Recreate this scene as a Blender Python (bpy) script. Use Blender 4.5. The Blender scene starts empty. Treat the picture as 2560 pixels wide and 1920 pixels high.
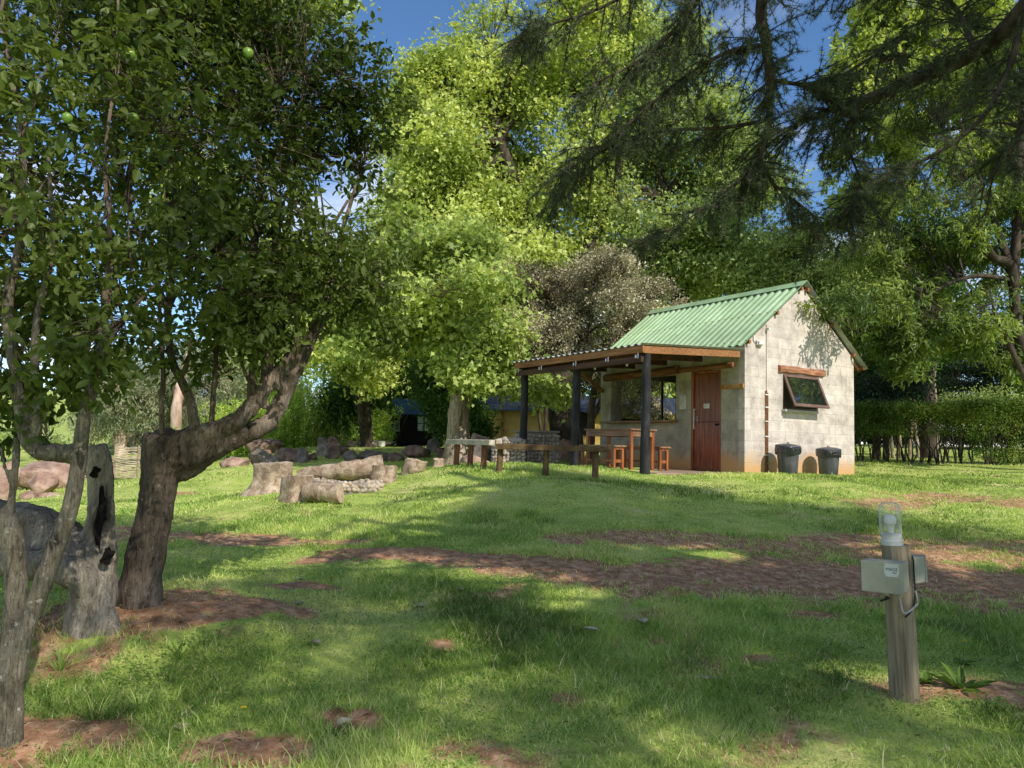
import bpy, math, random
import numpy as np
from mathutils import Vector, Matrix, noise as mnoise

SC = bpy.context.scene
COL = SC.collection
R = math.radians
rng = np.random.default_rng(7)
random.seed(7)

# ------------------------------------------------------------------ camera
F, PITCH, ROLL = 1924.0, 0.0811, 0.0273
EYE = np.array([0.0, 0.0, 1.5])
_c, _s = math.cos(PITCH), math.sin(PITCH)
_r0, _u0, FWD = np.array([1.0, 0, 0]), np.array([0, -_s, _c]), np.array([0, _c, _s])
RGT = math.cos(ROLL) * _r0 + math.sin(ROLL) * _u0
UPV = -math.sin(ROLL) * _r0 + math.cos(ROLL) * _u0
cam = bpy.data.cameras.new("camera")
cam.sensor_width = 36.0
cam.lens = 36.0 * F / 2560.0
cam.clip_start, cam.clip_end = 0.05, 3000.0
camo = bpy.data.objects.new("camera", cam)
COL.objects.link(camo)
camo.matrix_world = Matrix(((RGT[0], UPV[0], -FWD[0], EYE[0]), (RGT[1], UPV[1], -FWD[1], EYE[1]),
                            (RGT[2], UPV[2], -FWD[2], EYE[2]), (0, 0, 0, 1)))
SC.camera = camo

def W(px, py, y):
    """where the sight line of a photo pixel is y metres ahead"""
    d = FWD + (px - 1280) / F * RGT + (960 - py) / F * UPV
    return EYE + d * (y / d[1])

# ------------------------------------------------------------------ noise
def _h(ix, iy, iz, seed):
    n = (ix.astype(np.int64) * 374761393 + iy.astype(np.int64) * 668265263 + iz.astype(np.int64) * 2147483647 + seed * 974634777) & 0xFFFFFFFF
    n = ((n ^ (n >> 13)) * 1274126177) & 0xFFFFFFFF
    return ((n ^ (n >> 16)) & 0xFFFF) / 65535.0

def vn3(p, seed=0):
    p = np.asarray(p, float)
    i = np.floor(p); f = p - i; f = f * f * (3 - 2 * f)
    i = i.astype(np.int64); out = 0
    for a in (0, 1):
        for b in (0, 1):
            for c in (0, 1):
                w = (f[..., 0] if a else 1 - f[..., 0]) * (f[..., 1] if b else 1 - f[..., 1]) * (f[..., 2] if c else 1 - f[..., 2])
                out = out + w * _h(i[..., 0] + a, i[..., 1] + b, i[..., 2] + c, seed)
    return out

def fbm(p, seed=0, o=3):
    p = np.asarray(p, float); s = 0; a = .5; t = 0
    for k in range(o):
        s = s + a * vn3(p * 2 ** k + 17.3 * k, seed + k); t += a; a *= .5
    return s / t

def xy3(x, y, k=1.0):
    return np.stack([x * k, y * k, np.zeros_like(x)], -1)

def sstep(a, b, x):
    t = np.clip((x - a) / (b - a), 0, 1); return t * t * (3 - 2 * t)

# ------------------------------------------------------------------ terrain
_ctl = [W(*c) for c in [
    (1280, 1920, 3.62), (1280, 1600, 5.35), (1280, 1450, 6.5), (1280, 1400, 7.1), (1280, 1330, 8.0), (1280, 1250, 10.0),
    (1500, 1187, 12.6), (1220, 1186, 12.2), (1145, 1172, 12.6), (720, 1258, 10.5), (760, 1200, 13.5), (600, 1170, 20), (700, 1160, 24),
    (900, 1145, 26), (1145, 1162, 20), (250, 1330, 9.1), (330, 1197, 26), (50, 1250, 20), (150, 1215, 24), (500, 1250, 13.5),
    (340, 1552, 5.25), (220, 1600, 4.95), (20, 1890, 3.75), (500, 1560, 5.2), (650, 1470, 6.2), (80, 1420, 7.0), (700, 1800, 4.05),
    (1861, 1186, 14.9), (2135, 1186, 17.0), (1700, 1200, 13.2), (2000, 1192, 13.8), (1700, 1300, 9.1), (1700, 1450, 6.7), (1700, 1700, 4.8),
    (2300, 1226, 12.5), (2400, 1400, 8.3), (2400, 1500, 6.6), (2260, 1728, 4.2), (2500, 1870, 3.7), (2260, 1162, 19.2), (2560, 1172, 18),
    (2100, 1330, 9.1), (2100, 1450, 7.0), (900, 1330, 8.6), (900, 1390, 7.4), (900, 1500, 6.1), (1000, 1240, 11.2),
    (1400, 1162, 17.5), (1240, 1168, 17.5), (1000, 1120, 36), (1300, 1125, 33), (830, 1120, 28), (905, 1123, 28), (740, 1124, 27.5), (1000, 1117, 29.5), (1090, 1121, 27.5), (660, 1135, 27.5)]]
_ctl += [np.array(p, float) for p in [(0, 0, 0), (-5, 0, -.1), (5, 0, .15), (0, -6, -.1), (-8, 6, .0), (9, 5, .5), (12, 12, 1.15), (10, 25, 1.5),
    (3, 22, 1.2), (-12, 12, -.1), (-30, 30, -.8), (30, 30, 2.0), (0, 55, 2.4), (-30, 55, .2), (30, 55, 2.6), (-20, -12, -.6), (20, -12, .4), (-25, 10, -.9), (25, 10, 1.2),
    (3.0, 16.5, 1.1), (5, 18.5, 1.14), (8, 19, 1.3), (-55, 50, -1), (55, 60, 3), (-4.5, 18, .35)]]
CP = np.array(_ctl)
def _phi(r2):
    return np.sqrt(r2 + 1.5)
_A = _phi(((CP[:, None, :2] - CP[None, :, :2]) ** 2).sum(-1))
_n = len(CP)
_M = np.zeros((_n + 3, _n + 3)); _M[:_n, :_n] = _A - .12 * np.eye(_n); _M[:_n, _n] = 1; _M[_n, :_n] = 1
_M[:_n, _n + 1:] = CP[:, :2]; _M[_n + 1:, :_n] = CP[:, :2].T
_wt = np.linalg.solve(_M, np.concatenate([CP[:, 2], [0, 0, 0]]))

def zbase(x, y):
    x = np.asarray(x, float); y = np.asarray(y, float)
    sh = x.shape; xf, yf = x.ravel(), y.ravel(); out = np.empty_like(xf)
    for k in range(0, len(xf), 20000):
        a, b = xf[k:k + 20000], yf[k:k + 20000]
        r2 = (a[:, None] - CP[None, :, 0]) ** 2 + (b[:, None] - CP[None, :, 1]) ** 2
        out[k:k + 20000] = _phi(r2) @ _wt[:_n] + _wt[_n] + _wt[_n + 1] * a + _wt[_n + 2] * b
    z = out.reshape(sh)
    far = 1.2 + np.tanh(x / 60) * 1.0 + 9.5 * np.exp(-(((x + 95) / 62) ** 2 + ((y - 150) / 60) ** 2)) + 5 * np.exp(-(((x - 60) / 120) ** 2 + ((y - 420) / 150) ** 2))
    r = np.sqrt((x * .9) ** 2 + (y - 15) ** 2)
    t = sstep(28, 60, r)
    return z * (1 - t) + far * t

def G(px, py):
    """the ground point seen at a photo pixel"""
    d = FWD + (px - 1280) / F * RGT + (960 - py) / F * UPV
    d = d / d[1]
    ys = np.concatenate([np.arange(2.2, 40, .05), np.arange(40, 300, .5)])
    P = EYE[None] + ys[:, None] * d[None]
    below = P[:, 2] < zbase(P[:, 0], P[:, 1])
    k = int(np.argmax(below)) if below.any() else len(ys) - 1
    p = P[k].copy(); p[2] = zbase(p[0:1], p[1:2])[0]
    return p

def blobmask(x, y, pts, wob=.35, seed=3):
    """soft union of ellipses (x, y, rx, ry)"""
    m = np.zeros_like(x)
    nz = fbm(xy3(x, y, 2.2), seed, 3) - .5 + (fbm(xy3(x, y, 7.0), seed + 1, 3) - .5) * .8
    for (cx, cy, rx, ry) in pts:
        d = np.sqrt(((x - cx) / rx) ** 2 + ((y - cy) / ry) ** 2) + nz * wob * 2
        m = np.maximum(m, 1 - sstep(.35, 1.35, d))
    return m

def seg_d(x, y, pl):
    best = np.full_like(x, 1e9)
    for (x0, y0, w0), (x1, y1, w1) in zip(pl[:-1], pl[1:]):
        dx, dy = x1 - x0, y1 - y0
        t = np.clip(((x - x0) * dx + (y - y0) * dy) / (dx * dx + dy * dy), 0, 1)
        d = np.hypot(x - x0 - t * dx, y - y0 - t * dy) / (w0 + (w1 - w0) * t)
        best = np.minimum(best, d)
    return best

def _pl(l):
    return [(G(a, b)[0], G(a, b)[1], w) for a, b, w in l]
PATH1 = _pl([(2560, 1470, .62), (2300, 1460, .62), (2000, 1440, .5), (1700, 1450, .42), (1450, 1430, .28), (1200, 1400, .2), (980, 1385, .13), (820, 1375, .09)])
PATH2 = _pl([(2560, 1385, .5), (2200, 1370, .45), (1900, 1365, .3), (1600, 1350, .28), (1400, 1345, .2)])
PATH3 = _pl([(900, 1352, .14), (700, 1352, .2), (500, 1345, .3), (250, 1338, .35), (-100, 1340, .4)])
PATH4 = _pl([(2560, 1262, .5), (2350, 1240, .45), (2200, 1262, .4)])
def _el(px, py, rx, ry):
    g = G(px, py); return (g[0], g[1], rx, ry)
MOUND = _el(330, 1555, .95, .62)
MOUND2 = _el(60, 1890, .55, .28)
PATCH = [MOUND, MOUND2, _el(880, 1800, .16, .14), _el(1105, 1625, .14, .12), _el(1880, 1660, .14, .1), _el(2040, 1535, .26, .16), _el(600, 1870, .3, .1),
         _el(650, 1530, .5, .2), _el(820, 1395, .4, .25), _el(2262, 1735, .3, .2), _el(2520, 1740, .35, .25), _el(620, 1900, .3, .15),
         _el(1420, 1750, .12, .1), _el(760, 1470, .35, .12), _el(440, 1235, .7, .25)]

def dirt(x, y):
    x = np.asarray(x, float); y = np.asarray(y, float)
    nz = (fbm(xy3(x, y, 1.3), 11, 4) - .5)
    nz2 = (fbm(xy3(x, y, 5.), 12, 3) - .5)
    m = blobmask(x, y, PATCH); pm = np.zeros_like(m)
    for pl, k in ((PATH1, 1.0), (PATH2, .8), (PATH3, .95), (PATH4, .5)):
        pm = np.maximum(pm, k * (1 - sstep(.55, 1.75, seg_d(x, y, pl) + nz * 1.5 + nz2 * 1.1)))
    m = np.maximum(m, .5 * sstep(.62, .72, fbm(xy3(x, y, .8), 31, 4)) * (1 - sstep(7, 12, y)))
    m = np.clip(m * (.80 + 1.6 * (fbm(xy3(x, y, 3.1), 14, 3) - .42)) - .55 * sstep(.56, .66, fbm(xy3(x, y, 7.5), 15, 3)), 0, 1)
    m = np.maximum(m, np.clip(pm * 1.08 - .38 * sstep(.58, .68, fbm(xy3(x, y, 6.0), 16, 3)), 0, 1))
    return np.clip(m, 0, 1)

def zground(x, y):
    x = np.asarray(x, float); y = np.asarray(y, float)
    z = zbase(x, y)
    near = 1 - sstep(25, 45, np.hypot(x, y))
    z = z + near * ((fbm(xy3(x, y, .9), 5, 3) - .5) * .10 + (fbm(xy3(x, y, 5.), 6, 3) - .5) * .035)
    for (cx, cy, rx, ry), h in ((MOUND, .10), (MOUND2, .06)):
        z = z + h * np.exp(-(((x - cx) / rx) ** 2 + ((y - cy) / ry) ** 2))
    return z

def zg(x, y):
    return float(zground(np.array([x]), np.array([y]))[0])

# ------------------------------------------------------------------ materials
def new_mat(name):
    m = bpy.data.materials.new(name); m.use_nodes = True
    nt = m.node_tree; b = nt.nodes["Principled BSDF"]
    return m, nt, b

def nd(nt, t, **kw):
    n = nt.nodes.new(t)
    for k, v in kw.items():
        if k.startswith('i_'):
            n.inputs[k[2:].replace('_', ' ')].default_value = v
        else:
            setattr(n, k, v)
    return n

def c4(c):
    return (c[0], c[1], c[2], 1.0)

def ramp(nt, cols, fac):
    r = nt.nodes.new('ShaderNodeValToRGB'); e = r.color_ramp.elements
    while len(e) < len(cols): e.new(.5)
    for k, (p, c) in enumerate(cols):
        e[k].position = p; e[k].color = c4(c)
    nt.links.new(fac, r.inputs[0]); return r

def mixc(nt, a, b, fac, mode='MIX'):
    n = nt.nodes.new('ShaderNodeMix'); n.data_type = 'RGBA'; n.blend_type = mode
    for sock, v in ((n.inputs[6], a), (n.inputs[7], b), (n.inputs[0], fac)):
        if isinstance(v, (int, float)): sock.default_value = v
        elif isinstance(v, tuple): sock.default_value = c4(v)
        else: nt.links.new(v, sock)
    return n.outputs[2]

def mat(name, cols, scale=6.0, rough=.85, bump=.4, bscale=None, stretch=(1, 1, 1), detail=6, metal=0.0, spec=.3, dist=.0, dark=None, bdist=.01):
    """noise-driven colour, a second larger noise and a bump"""
    m, nt, b = new_mat(name); L = nt.links
    tc = nd(nt, 'ShaderNodeTexCoord'); mp = nd(nt, 'ShaderNodeMapping'); mp.inputs['Scale'].default_value = stretch
    L.new(tc.outputs['Object'], mp.inputs['Vector'])
    n1 = nd(nt, 'ShaderNodeTexNoise', i_Scale=scale, i_Detail=detail, i_Roughness=.62, i_Distortion=dist)
    L.new(mp.outputs[0], n1.inputs['Vector'])
    k = len(cols); r = ramp(nt, [(.3 + .4 * i / max(1, k - 1), c) for i, c in enumerate(cols)], n1.outputs[0])
    n2 = nd(nt, 'ShaderNodeTexNoise', i_Scale=scale * .22, i_Detail=3.0)
    L.new(tc.outputs['Object'], n2.inputs['Vector'])
    r2 = ramp(nt, [(.3, (.62, .62, .62)), (.7, (1.15, 1.12, 1.1))], n2.outputs[0])
    col = mixc(nt, r.outputs[0], r2.outputs[0], .8, 'MULTIPLY')
    L.new(col, b.inputs['Base Color'])
    b.inputs['Roughness'].default_value = rough; b.inputs['Metallic'].default_value = metal
    b.inputs['Specular IOR Level'].default_value = spec
    n3 = nd(nt, 'ShaderNodeTexNoise', i_Scale=bscale or scale * 3, i_Detail=6.0, i_Roughness=.65)
    L.new(mp.outputs[0], n3.inputs['Vector'])
    bp = nd(nt, 'ShaderNodeBump', i_Strength=bump, i_Distance=bdist)
    L.new(n3.outputs[0], bp.inputs['Height']); L.new(bp.outputs[0], b.inputs['Normal'])
    return m

def br(cols, k):
    return [tuple(min(.85, x * k) for x in c) for c in cols]

def leafmat(name, cols, trans=.4, rough=.5, spec=.3, tcol=1.5):
    """colour by the per-leaf attribute v; diffuse + translucent"""
    m, nt, b = new_mat(name); L = nt.links
    at = nd(nt, 'ShaderNodeAttribute', attribute_name='v')
    k = len(cols); r = ramp(nt, [(i / max(1, k - 1), c) for i, c in enumerate(cols)], at.outputs['Fac'])
    L.new(r.outputs[0], b.inputs['Base Color']); b.inputs['Roughness'].default_value = rough
    b.inputs['Specular IOR Level'].default_value = spec
    tr = nd(nt, 'ShaderNodeBsdfTranslucent')
    tc_ = mixc(nt, r.outputs[0], (tcol, tcol * .95, tcol * .6), 1.0, 'MULTIPLY')
    L.new(tc_, tr.inputs[0])
    mx = nd(nt, 'ShaderNodeMixShader'); mx.inputs[0].default_value = trans
    L.new(b.outputs[0], mx.inputs[1]); L.new(tr.outputs[0], mx.inputs[2])
    out = [n for n in nt.nodes if n.type == 'OUTPUT_MATERIAL'][0]
    L.new(mx.outputs[0], out.inputs[0])
    return m

M = {}

def barkmat(name, cols, dark, lichen, scale, k_dark=.55, zs=.35):
    m = mat(name, cols, scale, .92, .9, scale * 5, (1, 1, zs), bdist=.02); nt = m.node_tree; L = nt.links; b = nt.nodes['Principled BSDF']
    col = b.inputs['Base Color'].links[0].from_socket
    tc = nd(nt, 'ShaderNodeTexCoord'); mp = nd(nt, 'ShaderNodeMapping'); mp.inputs['Scale'].default_value = (1, 1, zs * .7); L.new(tc.outputs['Object'], mp.inputs[0])
    n = nd(nt, 'ShaderNodeTexNoise', i_Scale=scale * .9, i_Detail=8.0, i_Roughness=.7, i_Distortion=.5); L.new(mp.outputs[0], n.inputs['Vector'])
    mp2 = nd(nt, 'ShaderNodeMapping'); mp2.inputs['Scale'].default_value = (1, 1, .13); L.new(tc.outputs['Object'], mp2.inputs[0])
    nc = nd(nt, 'ShaderNodeTexNoise', i_Scale=scale * 9, i_Detail=5.0, i_Roughness=.7, i_Distortion=.8); L.new(mp2.outputs[0], nc.inputs['Vector'])
    rc_ = ramp(nt, [(.36, (.28, .26, .25)), (.47, (.95, .95, .95)), (.65, (1.3, 1.28, 1.25))], nc.outputs[0]); col = mixc(nt, col, rc_.outputs[0], .85, 'MULTIPLY')
    bpn = b.inputs['Normal'].links[0].from_node; b2_ = nd(nt, 'ShaderNodeBump', i_Strength=.9, i_Distance=.02); L.new(nc.outputs[0], b2_.inputs['Height']); L.new(bpn.outputs[0], b2_.inputs['Normal']); L.new(b2_.outputs[0], b.inputs['Normal'])
    r = ramp(nt, [(k_dark, (0, 0, 0)), (k_dark + .07, (1, 1, 1))], n.outputs[0]); col = mixc(nt, col, dark, r.outputs[0])
    n = nd(nt, 'ShaderNodeTexNoise', i_Scale=scale * 2.6, i_Detail=6.0, i_Roughness=.7); L.new(tc.outputs['Object'], n.inputs['Vector'])
    r = ramp(nt, [(.60, (0, 0, 0)), (.68, (1, 1, 1))], n.outputs[0]); col = mixc(nt, col, lichen, r.outputs[0]); L.new(col, b.inputs['Base Color'])
    return m

# ------------------------------------------------------------------ objects
def tag(o, label=None, cat=None, group=None, kind=None):
    for k, v in (('label', label), ('category', cat), ('group', group), ('kind', kind)):
        if v: o[k] = v
    return o

def empty(name, loc=(0, 0, 0), rz=0.0, label=None, cat=None, group=None):
    o = bpy.data.objects.new(name, None); COL.objects.link(o)
    o.location = [float(c) for c in loc]; o.rotation_euler = (0, 0, rz); o.empty_display_size = .1
    return tag(o, label, cat, group)

def raw_mesh(name, V, loops, starts, m, parent=None, attr=None, smooth=False, world=False):
    V = np.asarray(V, np.float32)
    if world and parent is not None:
        V = V - np.array(parent.location, np.float32)[None]
    me = bpy.data.meshes.new(name)
    me.vertices.add(len(V)); me.vertices.foreach_set('co', V.ravel())
    loops = np.asarray(loops, np.int32); me.loops.add(len(loops)); me.loops.foreach_set('vertex_index', loops)
    starts = np.asarray(starts, np.int32); me.polygons.add(len(starts)); me.polygons.foreach_set('loop_start', starts)
    if smooth: me.polygons.foreach_set('use_smooth', np.ones(len(starts), bool))
    me.update(calc_edges=True)
    if attr is not None:
        a = me.attributes.new('v', 'FLOAT', 'POINT'); a.data.foreach_set('value', np.asarray(attr, np.float32))
    me.materials.append(m)
    o = bpy.data.objects.new(name, me); COL.objects.link(o)
    if parent: o.parent = parent
    return o

class MB:
    """collects simple solids into one mesh"""
    def __init__(s): s.v = []; s.f = []
    def add(s, vs, fs):
        k = len(s.v); s.v += [tuple(map(float, p)) for p in vs]; s.f += [[i + k for i in f] for f in fs]; return s
    def box(s, a, b):
        (x0, y0, z0), (x1, y1, z1) = a, b
        return s.add([(x0, y0, z0), (x1, y0, z0), (x1, y1, z0), (x0, y1, z0), (x0, y0, z1), (x1, y0, z1), (x1, y1, z1), (x0, y1, z1)],
                     [(0, 3, 2, 1), (4, 5, 6, 7), (0, 1, 5, 4), (1, 2, 6, 5), (2, 3, 7, 6), (3, 0, 4, 7)])
    def obox(s, c, hx, hy, hz, M3):
        """oriented box: centre, half sizes, 3 axes"""
        c = np.array(c, float); X, Y, Z = [np.array(a, float) for a in M3]
        vs = [c + i * hx * X + j * hy * Y + k * hz * Z for k in (-1, 1) for (i, j) in ((-1, -1), (1, -1), (1, 1), (-1, 1))]
        return s.add(vs, [(0, 3, 2, 1), (4, 5, 6, 7), (0, 1, 5, 4), (1, 2, 6, 5), (2, 3, 7, 6), (3, 0, 4, 7)])
    def bar(s, p, q, w, h, up=(0, 0, 1)):
        p, q = np.array(p, float), np.array(q, float); d = q - p; L = np.linalg.norm(d); d /= L
        x = np.cross(d, up); x /= np.linalg.norm(x); z = np.cross(x, d)
        return s.obox((p + q) / 2, w / 2, L / 2, h / 2, (x, d, z))
    def tube(s, pts, rad, n=10, wob=0.0, seed=0, cap=True):
        v, f = tube_geo(pts, rad, n, wob, seed, cap); return s.add(v, f)
    def lathe(s, prof, n=24, c=(0, 0, 0), axis=None, wob=0.0):
        c = np.array(c, float); A = axis or ((1, 0, 0), (0, 1, 0), (0, 0, 1)); X, Y, Z = [np.array(a, float) for a in A]
        vs = []; fs = []
        for (r, z) in prof:
            for k in range(n):
                t = 2 * math.pi * k / n; rr = r * (1 + wob * math.sin(3 * t + z * 9))
                vs.append(c + X * rr * math.cos(t) + Y * rr * math.sin(t) + Z * z)
        for i in range(len(prof) - 1):
            for k in range(n):
                a, b = i * n + k, i * n + (k + 1) % n; fs.append((a, b, b + n, a + n))
        if prof[0][0] > 1e-4: fs.append(tuple(range(n))[::-1])
        if prof[-1][0] > 1e-4: fs.append(tuple(range((len(prof) - 1) * n, len(prof) * n)))
        return s.add(vs, fs)
    def build(s, name, m, parent=None, smooth=False, bevel=0.0, world=False, weld=0):
        me = bpy.data.meshes.new(name); V = np.array(s.v)
        if world and parent is not None: V = V - np.array(parent.location)
        me.from_pydata([tuple(p) for p in V], [], s.f); me.update(); me.materials.append(m)
        if smooth:
            me.polygons.foreach_set('use_smooth', [True] * len(me.polygons))
            try: me.set_sharp_from_angle(angle=R(42))
            except Exception: pass
        o = bpy.data.objects.new(name, me); COL.objects.link(o)
        if parent: o.parent = parent
        if bevel:
            b = o.modifiers.new('bevel', 'BEVEL'); b.width = bevel; b.segments = 2; b.limit_method = 'ANGLE'
        return o

def frames(P):
    T = np.gradient(P, axis=0); T /= np.linalg.norm(T, axis=1)[:, None] + 1e-9
    a = np.array([0, 0, 1.0]) if abs(T[0, 2]) < .9 else np.array([1.0, 0, 0])
    N = np.zeros_like(P); x = np.cross(T[0], a); x /= np.linalg.norm(x); N[0] = x
    for i in range(1, len(P)):
        x = N[i - 1] - T[i] * (N[i - 1] @ T[i]); N[i] = x / (np.linalg.norm(x) + 1e-9)
    return T, N, np.cross(T, N)

def smooth_path(pts, rad, k=4):
    P = np.array(pts, float); r = np.array(rad, float)
    if len(P) < 3 or k <= 1: return P, r
    out = []; ro = []
    E0 = 2 * P[0] - P[1]; E1 = 2 * P[-1] - P[-2]; Q = np.vstack([E0, P, E1]); q = np.concatenate([[r[0]], r, [r[-1]]])
    for i in range(1, len(Q) - 2):
        for t in np.arange(k) / k:
            f = lambda A: .5 * ((2 * A[i]) + (-A[i - 1] + A[i + 1]) * t + (2 * A[i - 1] - 5 * A[i] + 4 * A[i + 1] - A[i + 2]) * t * t + (-A[i - 1] + 3 * A[i] - 3 * A[i + 1] + A[i + 2]) * t ** 3)
            out.append(f(Q)); ro.append(max(.5 * min(q[i], q[i + 1]), f(q)))
    out.append(P[-1]); ro.append(r[-1])
    return np.array(out), np.array(ro)

def tube_geo(pts, rad, n=8, wob=0.0, seed=0, cap=True):
    P = np.array(pts, float); r = np.broadcast_to(np.array(rad, float), (len(P),)).copy()
    T, N, B = frames(P); th = np.arange(n) * 2 * math.pi / n
    ring = np.cos(th)[None, :, None] * N[:, None] + np.sin(th)[None, :, None] * B[:, None]
    rr = np.broadcast_to(r[:, None], (len(P), n)).copy()
    V = P[:, None] + ring * rr[..., None]
    if wob:
        nz = fbm(V / np.maximum(r[:, None, None], .01) * .9, seed, 3) - .5
        V = V + ring * (nz * wob * 2 * rr)[..., None]
    V = V.reshape(-1, 3); fs = []
    for i in range(len(P) - 1):
        for k in range(n):
            a, b = i * n + k, i * n + (k + 1) % n; fs.append((a, b, b + n, a + n))
    if cap: fs.append(tuple(range(n))[::-1]); fs.append(tuple(range((len(P) - 1) * n, len(P) * n)))
    return V, fs

def twigs(P0, P1, r0, r1, sag, n=3, k=3):
    """many thin curved tubes at once: arrays (m,3) -> vertices, loops, starts"""
    m = len(P0); t = np.linspace(0, 1, k + 1)
    C = (P0 + P1) / 2 + sag
    pts = ((1 - t)[None, :, None] ** 2) * P0[:, None] + (2 * (1 - t) * t)[None, :, None] * C[:, None] + (t ** 2)[None, :, None] * P1[:, None]
    D = P1 - P0; D /= np.linalg.norm(D, axis=1)[:, None] + 1e-9
    a = np.where(np.abs(D[:, 2:3]) < .9, np.array([[0, 0, 1.0]]), np.array([[1.0, 0, 0]]))
    X = np.cross(D, a); X /= np.linalg.norm(X, axis=1)[:, None]; Y = np.cross(D, X)
    th = np.arange(n) * 2 * math.pi / n
    rr = r0[:, None] * (1 - t)[None] + r1[:, None] * t[None]
    V = pts[:, :, None] + rr[:, :, None, None] * (np.cos(th)[None, None, :, None] * X[:, None, None] + np.sin(th)[None, None, :, None] * Y[:, None, None])
    V = V.reshape(-1, 3); q = []
    for i in range(k):
        for j in range(n):
            a_, b_ = i * n + j, i * n + (j + 1) % n; q.append((a_, b_, b_ + n, a_ + n))
    q = np.array(q); loops = (q[None] + (np.arange(m) * (k + 1) * n)[:, None, None]).reshape(-1)
    return V, loops, np.arange(m * len(q)) * 4

def merge(parts):
    """join (V, loops, starts) triples"""
    Vs, Ls, Ss = [], [], []; nv = nl = 0
    for V, l, s in parts:
        Vs.append(V); Ls.append(np.asarray(l) + nv); Ss.append(np.asarray(s) + nl); nv += len(V); nl += len(l)
    return np.concatenate(Vs), np.concatenate(Ls), np.concatenate(Ss)

def geo3(vf):
    V, fs = vf; l = [i for f in fs for i in f]; s = np.cumsum([0] + [len(f) for f in fs[:-1]])
    return np.array(V), np.array(l), s

# leaf templates: (u along, v across, w off-plane), faces
LEAF_LANCE = (np.array([(0, 0, 0), (.35, .5, .06), (.75, .36, .02), (1, 0, -.12), (.75, -.36, .02), (.35, -.5, .06), (.5, 0, -.05)]), [(0, 6, 2, 1), (6, 3, 2), (0, 5, 4, 6), (6, 4, 3)])
LEAF_KITE = (np.array([(0, 0, 0), (.45, .5, .08), (1, 0, -.08), (.45, -.5, .08)]), [(0, 2, 1), (0, 3, 2)])
LEAF_STAR = (np.array([(0, 0, 0), (.25, .55, .03), (.5, .25, 0), (1, 0, -.08), (.5, -.25, 0), (.25, -.55, .03)]), [(0, 2, 1), (0, 4, 3, 2), (0, 5, 4)])
LEAF_MAPLE = (np.array([(0, 0, 0), (-.1, .38, .02), (.22, .26, 0), (.42, .62, -.04), (.52, .24, 0), (1, 0, -.1), (.52, -.24, 0), (.42, -.62, -.04), (.22, -.26, 0), (-.1, -.38, .02)]),
              [(0, 2, 1), (0, 4, 3, 2), (0, 6, 5, 4), (0, 8, 7, 6), (0, 9, 8)])
NEEDLE = (np.array([(0, .5, 0), (0, -.5, 0), (1, 0, 0)]), [(0, 1, 2)])
BLADE = (np.array([(0, .5, 0), (0, -.5, 0), (.5, .38, .12), (.5, -.38, .12), (1, 0, .45)]), [(0, 1, 3, 2), (2, 3, 4)])

def leaves(P, D, N, L, Wd, tpl):
    T, fs = tpl; m = len(P)
    D = D / (np.linalg.norm(D, axis=1)[:, None] + 1e-9)
    N = N - D * (N * D).sum(1)[:, None]; N /= np.linalg.norm(N, axis=1)[:, None] + 1e-9
    S = np.cross(N, D)
    V = P[:, None] + D[:, None] * (T[None, :, 0:1] * L[:, None, None]) + S[:, None] * (T[None, :, 1:2] * Wd[:, None, None]) + N[:, None] * (T[None, :, 2:3] * L[:, None, None])
    fl = np.array([i for f in fs for i in f]); fsz = np.array([0] + [len(f) for f in fs[:-1]]).cumsum()
    loops = (fl[None] + (np.arange(m) * len(T))[:, None]).ravel()
    starts = (fsz[None] + (np.arange(m) * len(fl))[:, None]).ravel()
    return V.reshape(-1, 3), loops, starts, len(T)

def rdir(n, g=None):
    g = g or rng
    v = g.normal(size=(n, 3)); return v / np.linalg.norm(v, axis=1)[:, None]

def remeshed(name, parts, vox, m, parent, smooth_it=6, disp=None):
    V, l, s = merge(parts)
    o = raw_mesh(name, V, l, s, m)
    r = o.modifiers.new('r', 'REMESH'); r.mode = 'VOXEL'; r.voxel_size = vox
    sm = o.modifiers.new('s', 'SMOOTH'); sm.factor = .6; sm.iterations = smooth_it
    dg = bpy.context.evaluated_depsgraph_get(); me = bpy.data.meshes.new_from_object(o.evaluated_get(dg))
    me.name = name
    bpy.data.objects.remove(o)
    n = len(me.vertices); co = np.empty(n * 3, np.float32); me.vertices.foreach_get('co', co); co = co.reshape(-1, 3).astype(float)
    no = np.empty(n * 3, np.float32); me.vertices.foreach_get('normal', no); no = no.reshape(-1, 3)
    if disp: co = co + no * disp(co)[:, None]
    co -= np.array(parent.location)[None]
    me.vertices.foreach_set('co', co.astype(np.float32).ravel()); me.update()
    me.polygons.foreach_set('use_smooth', [True] * len(me.polygons))
    me.materials.clear(); me.materials.append(m)
    o = bpy.data.objects.new(name, me); COL.objects.link(o); o.parent = parent
    return o

def bark_disp(a, k, seed, vert=.35):
    def f(co):
        q = co * np.array([1, 1, vert]) * k
        n = fbm(q, seed, 4) - .5; n2 = np.abs(fbm(co * k * .35, seed + 9, 3) - .5)
        return a * (n * 2 + n2 * 2)
    return f
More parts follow.
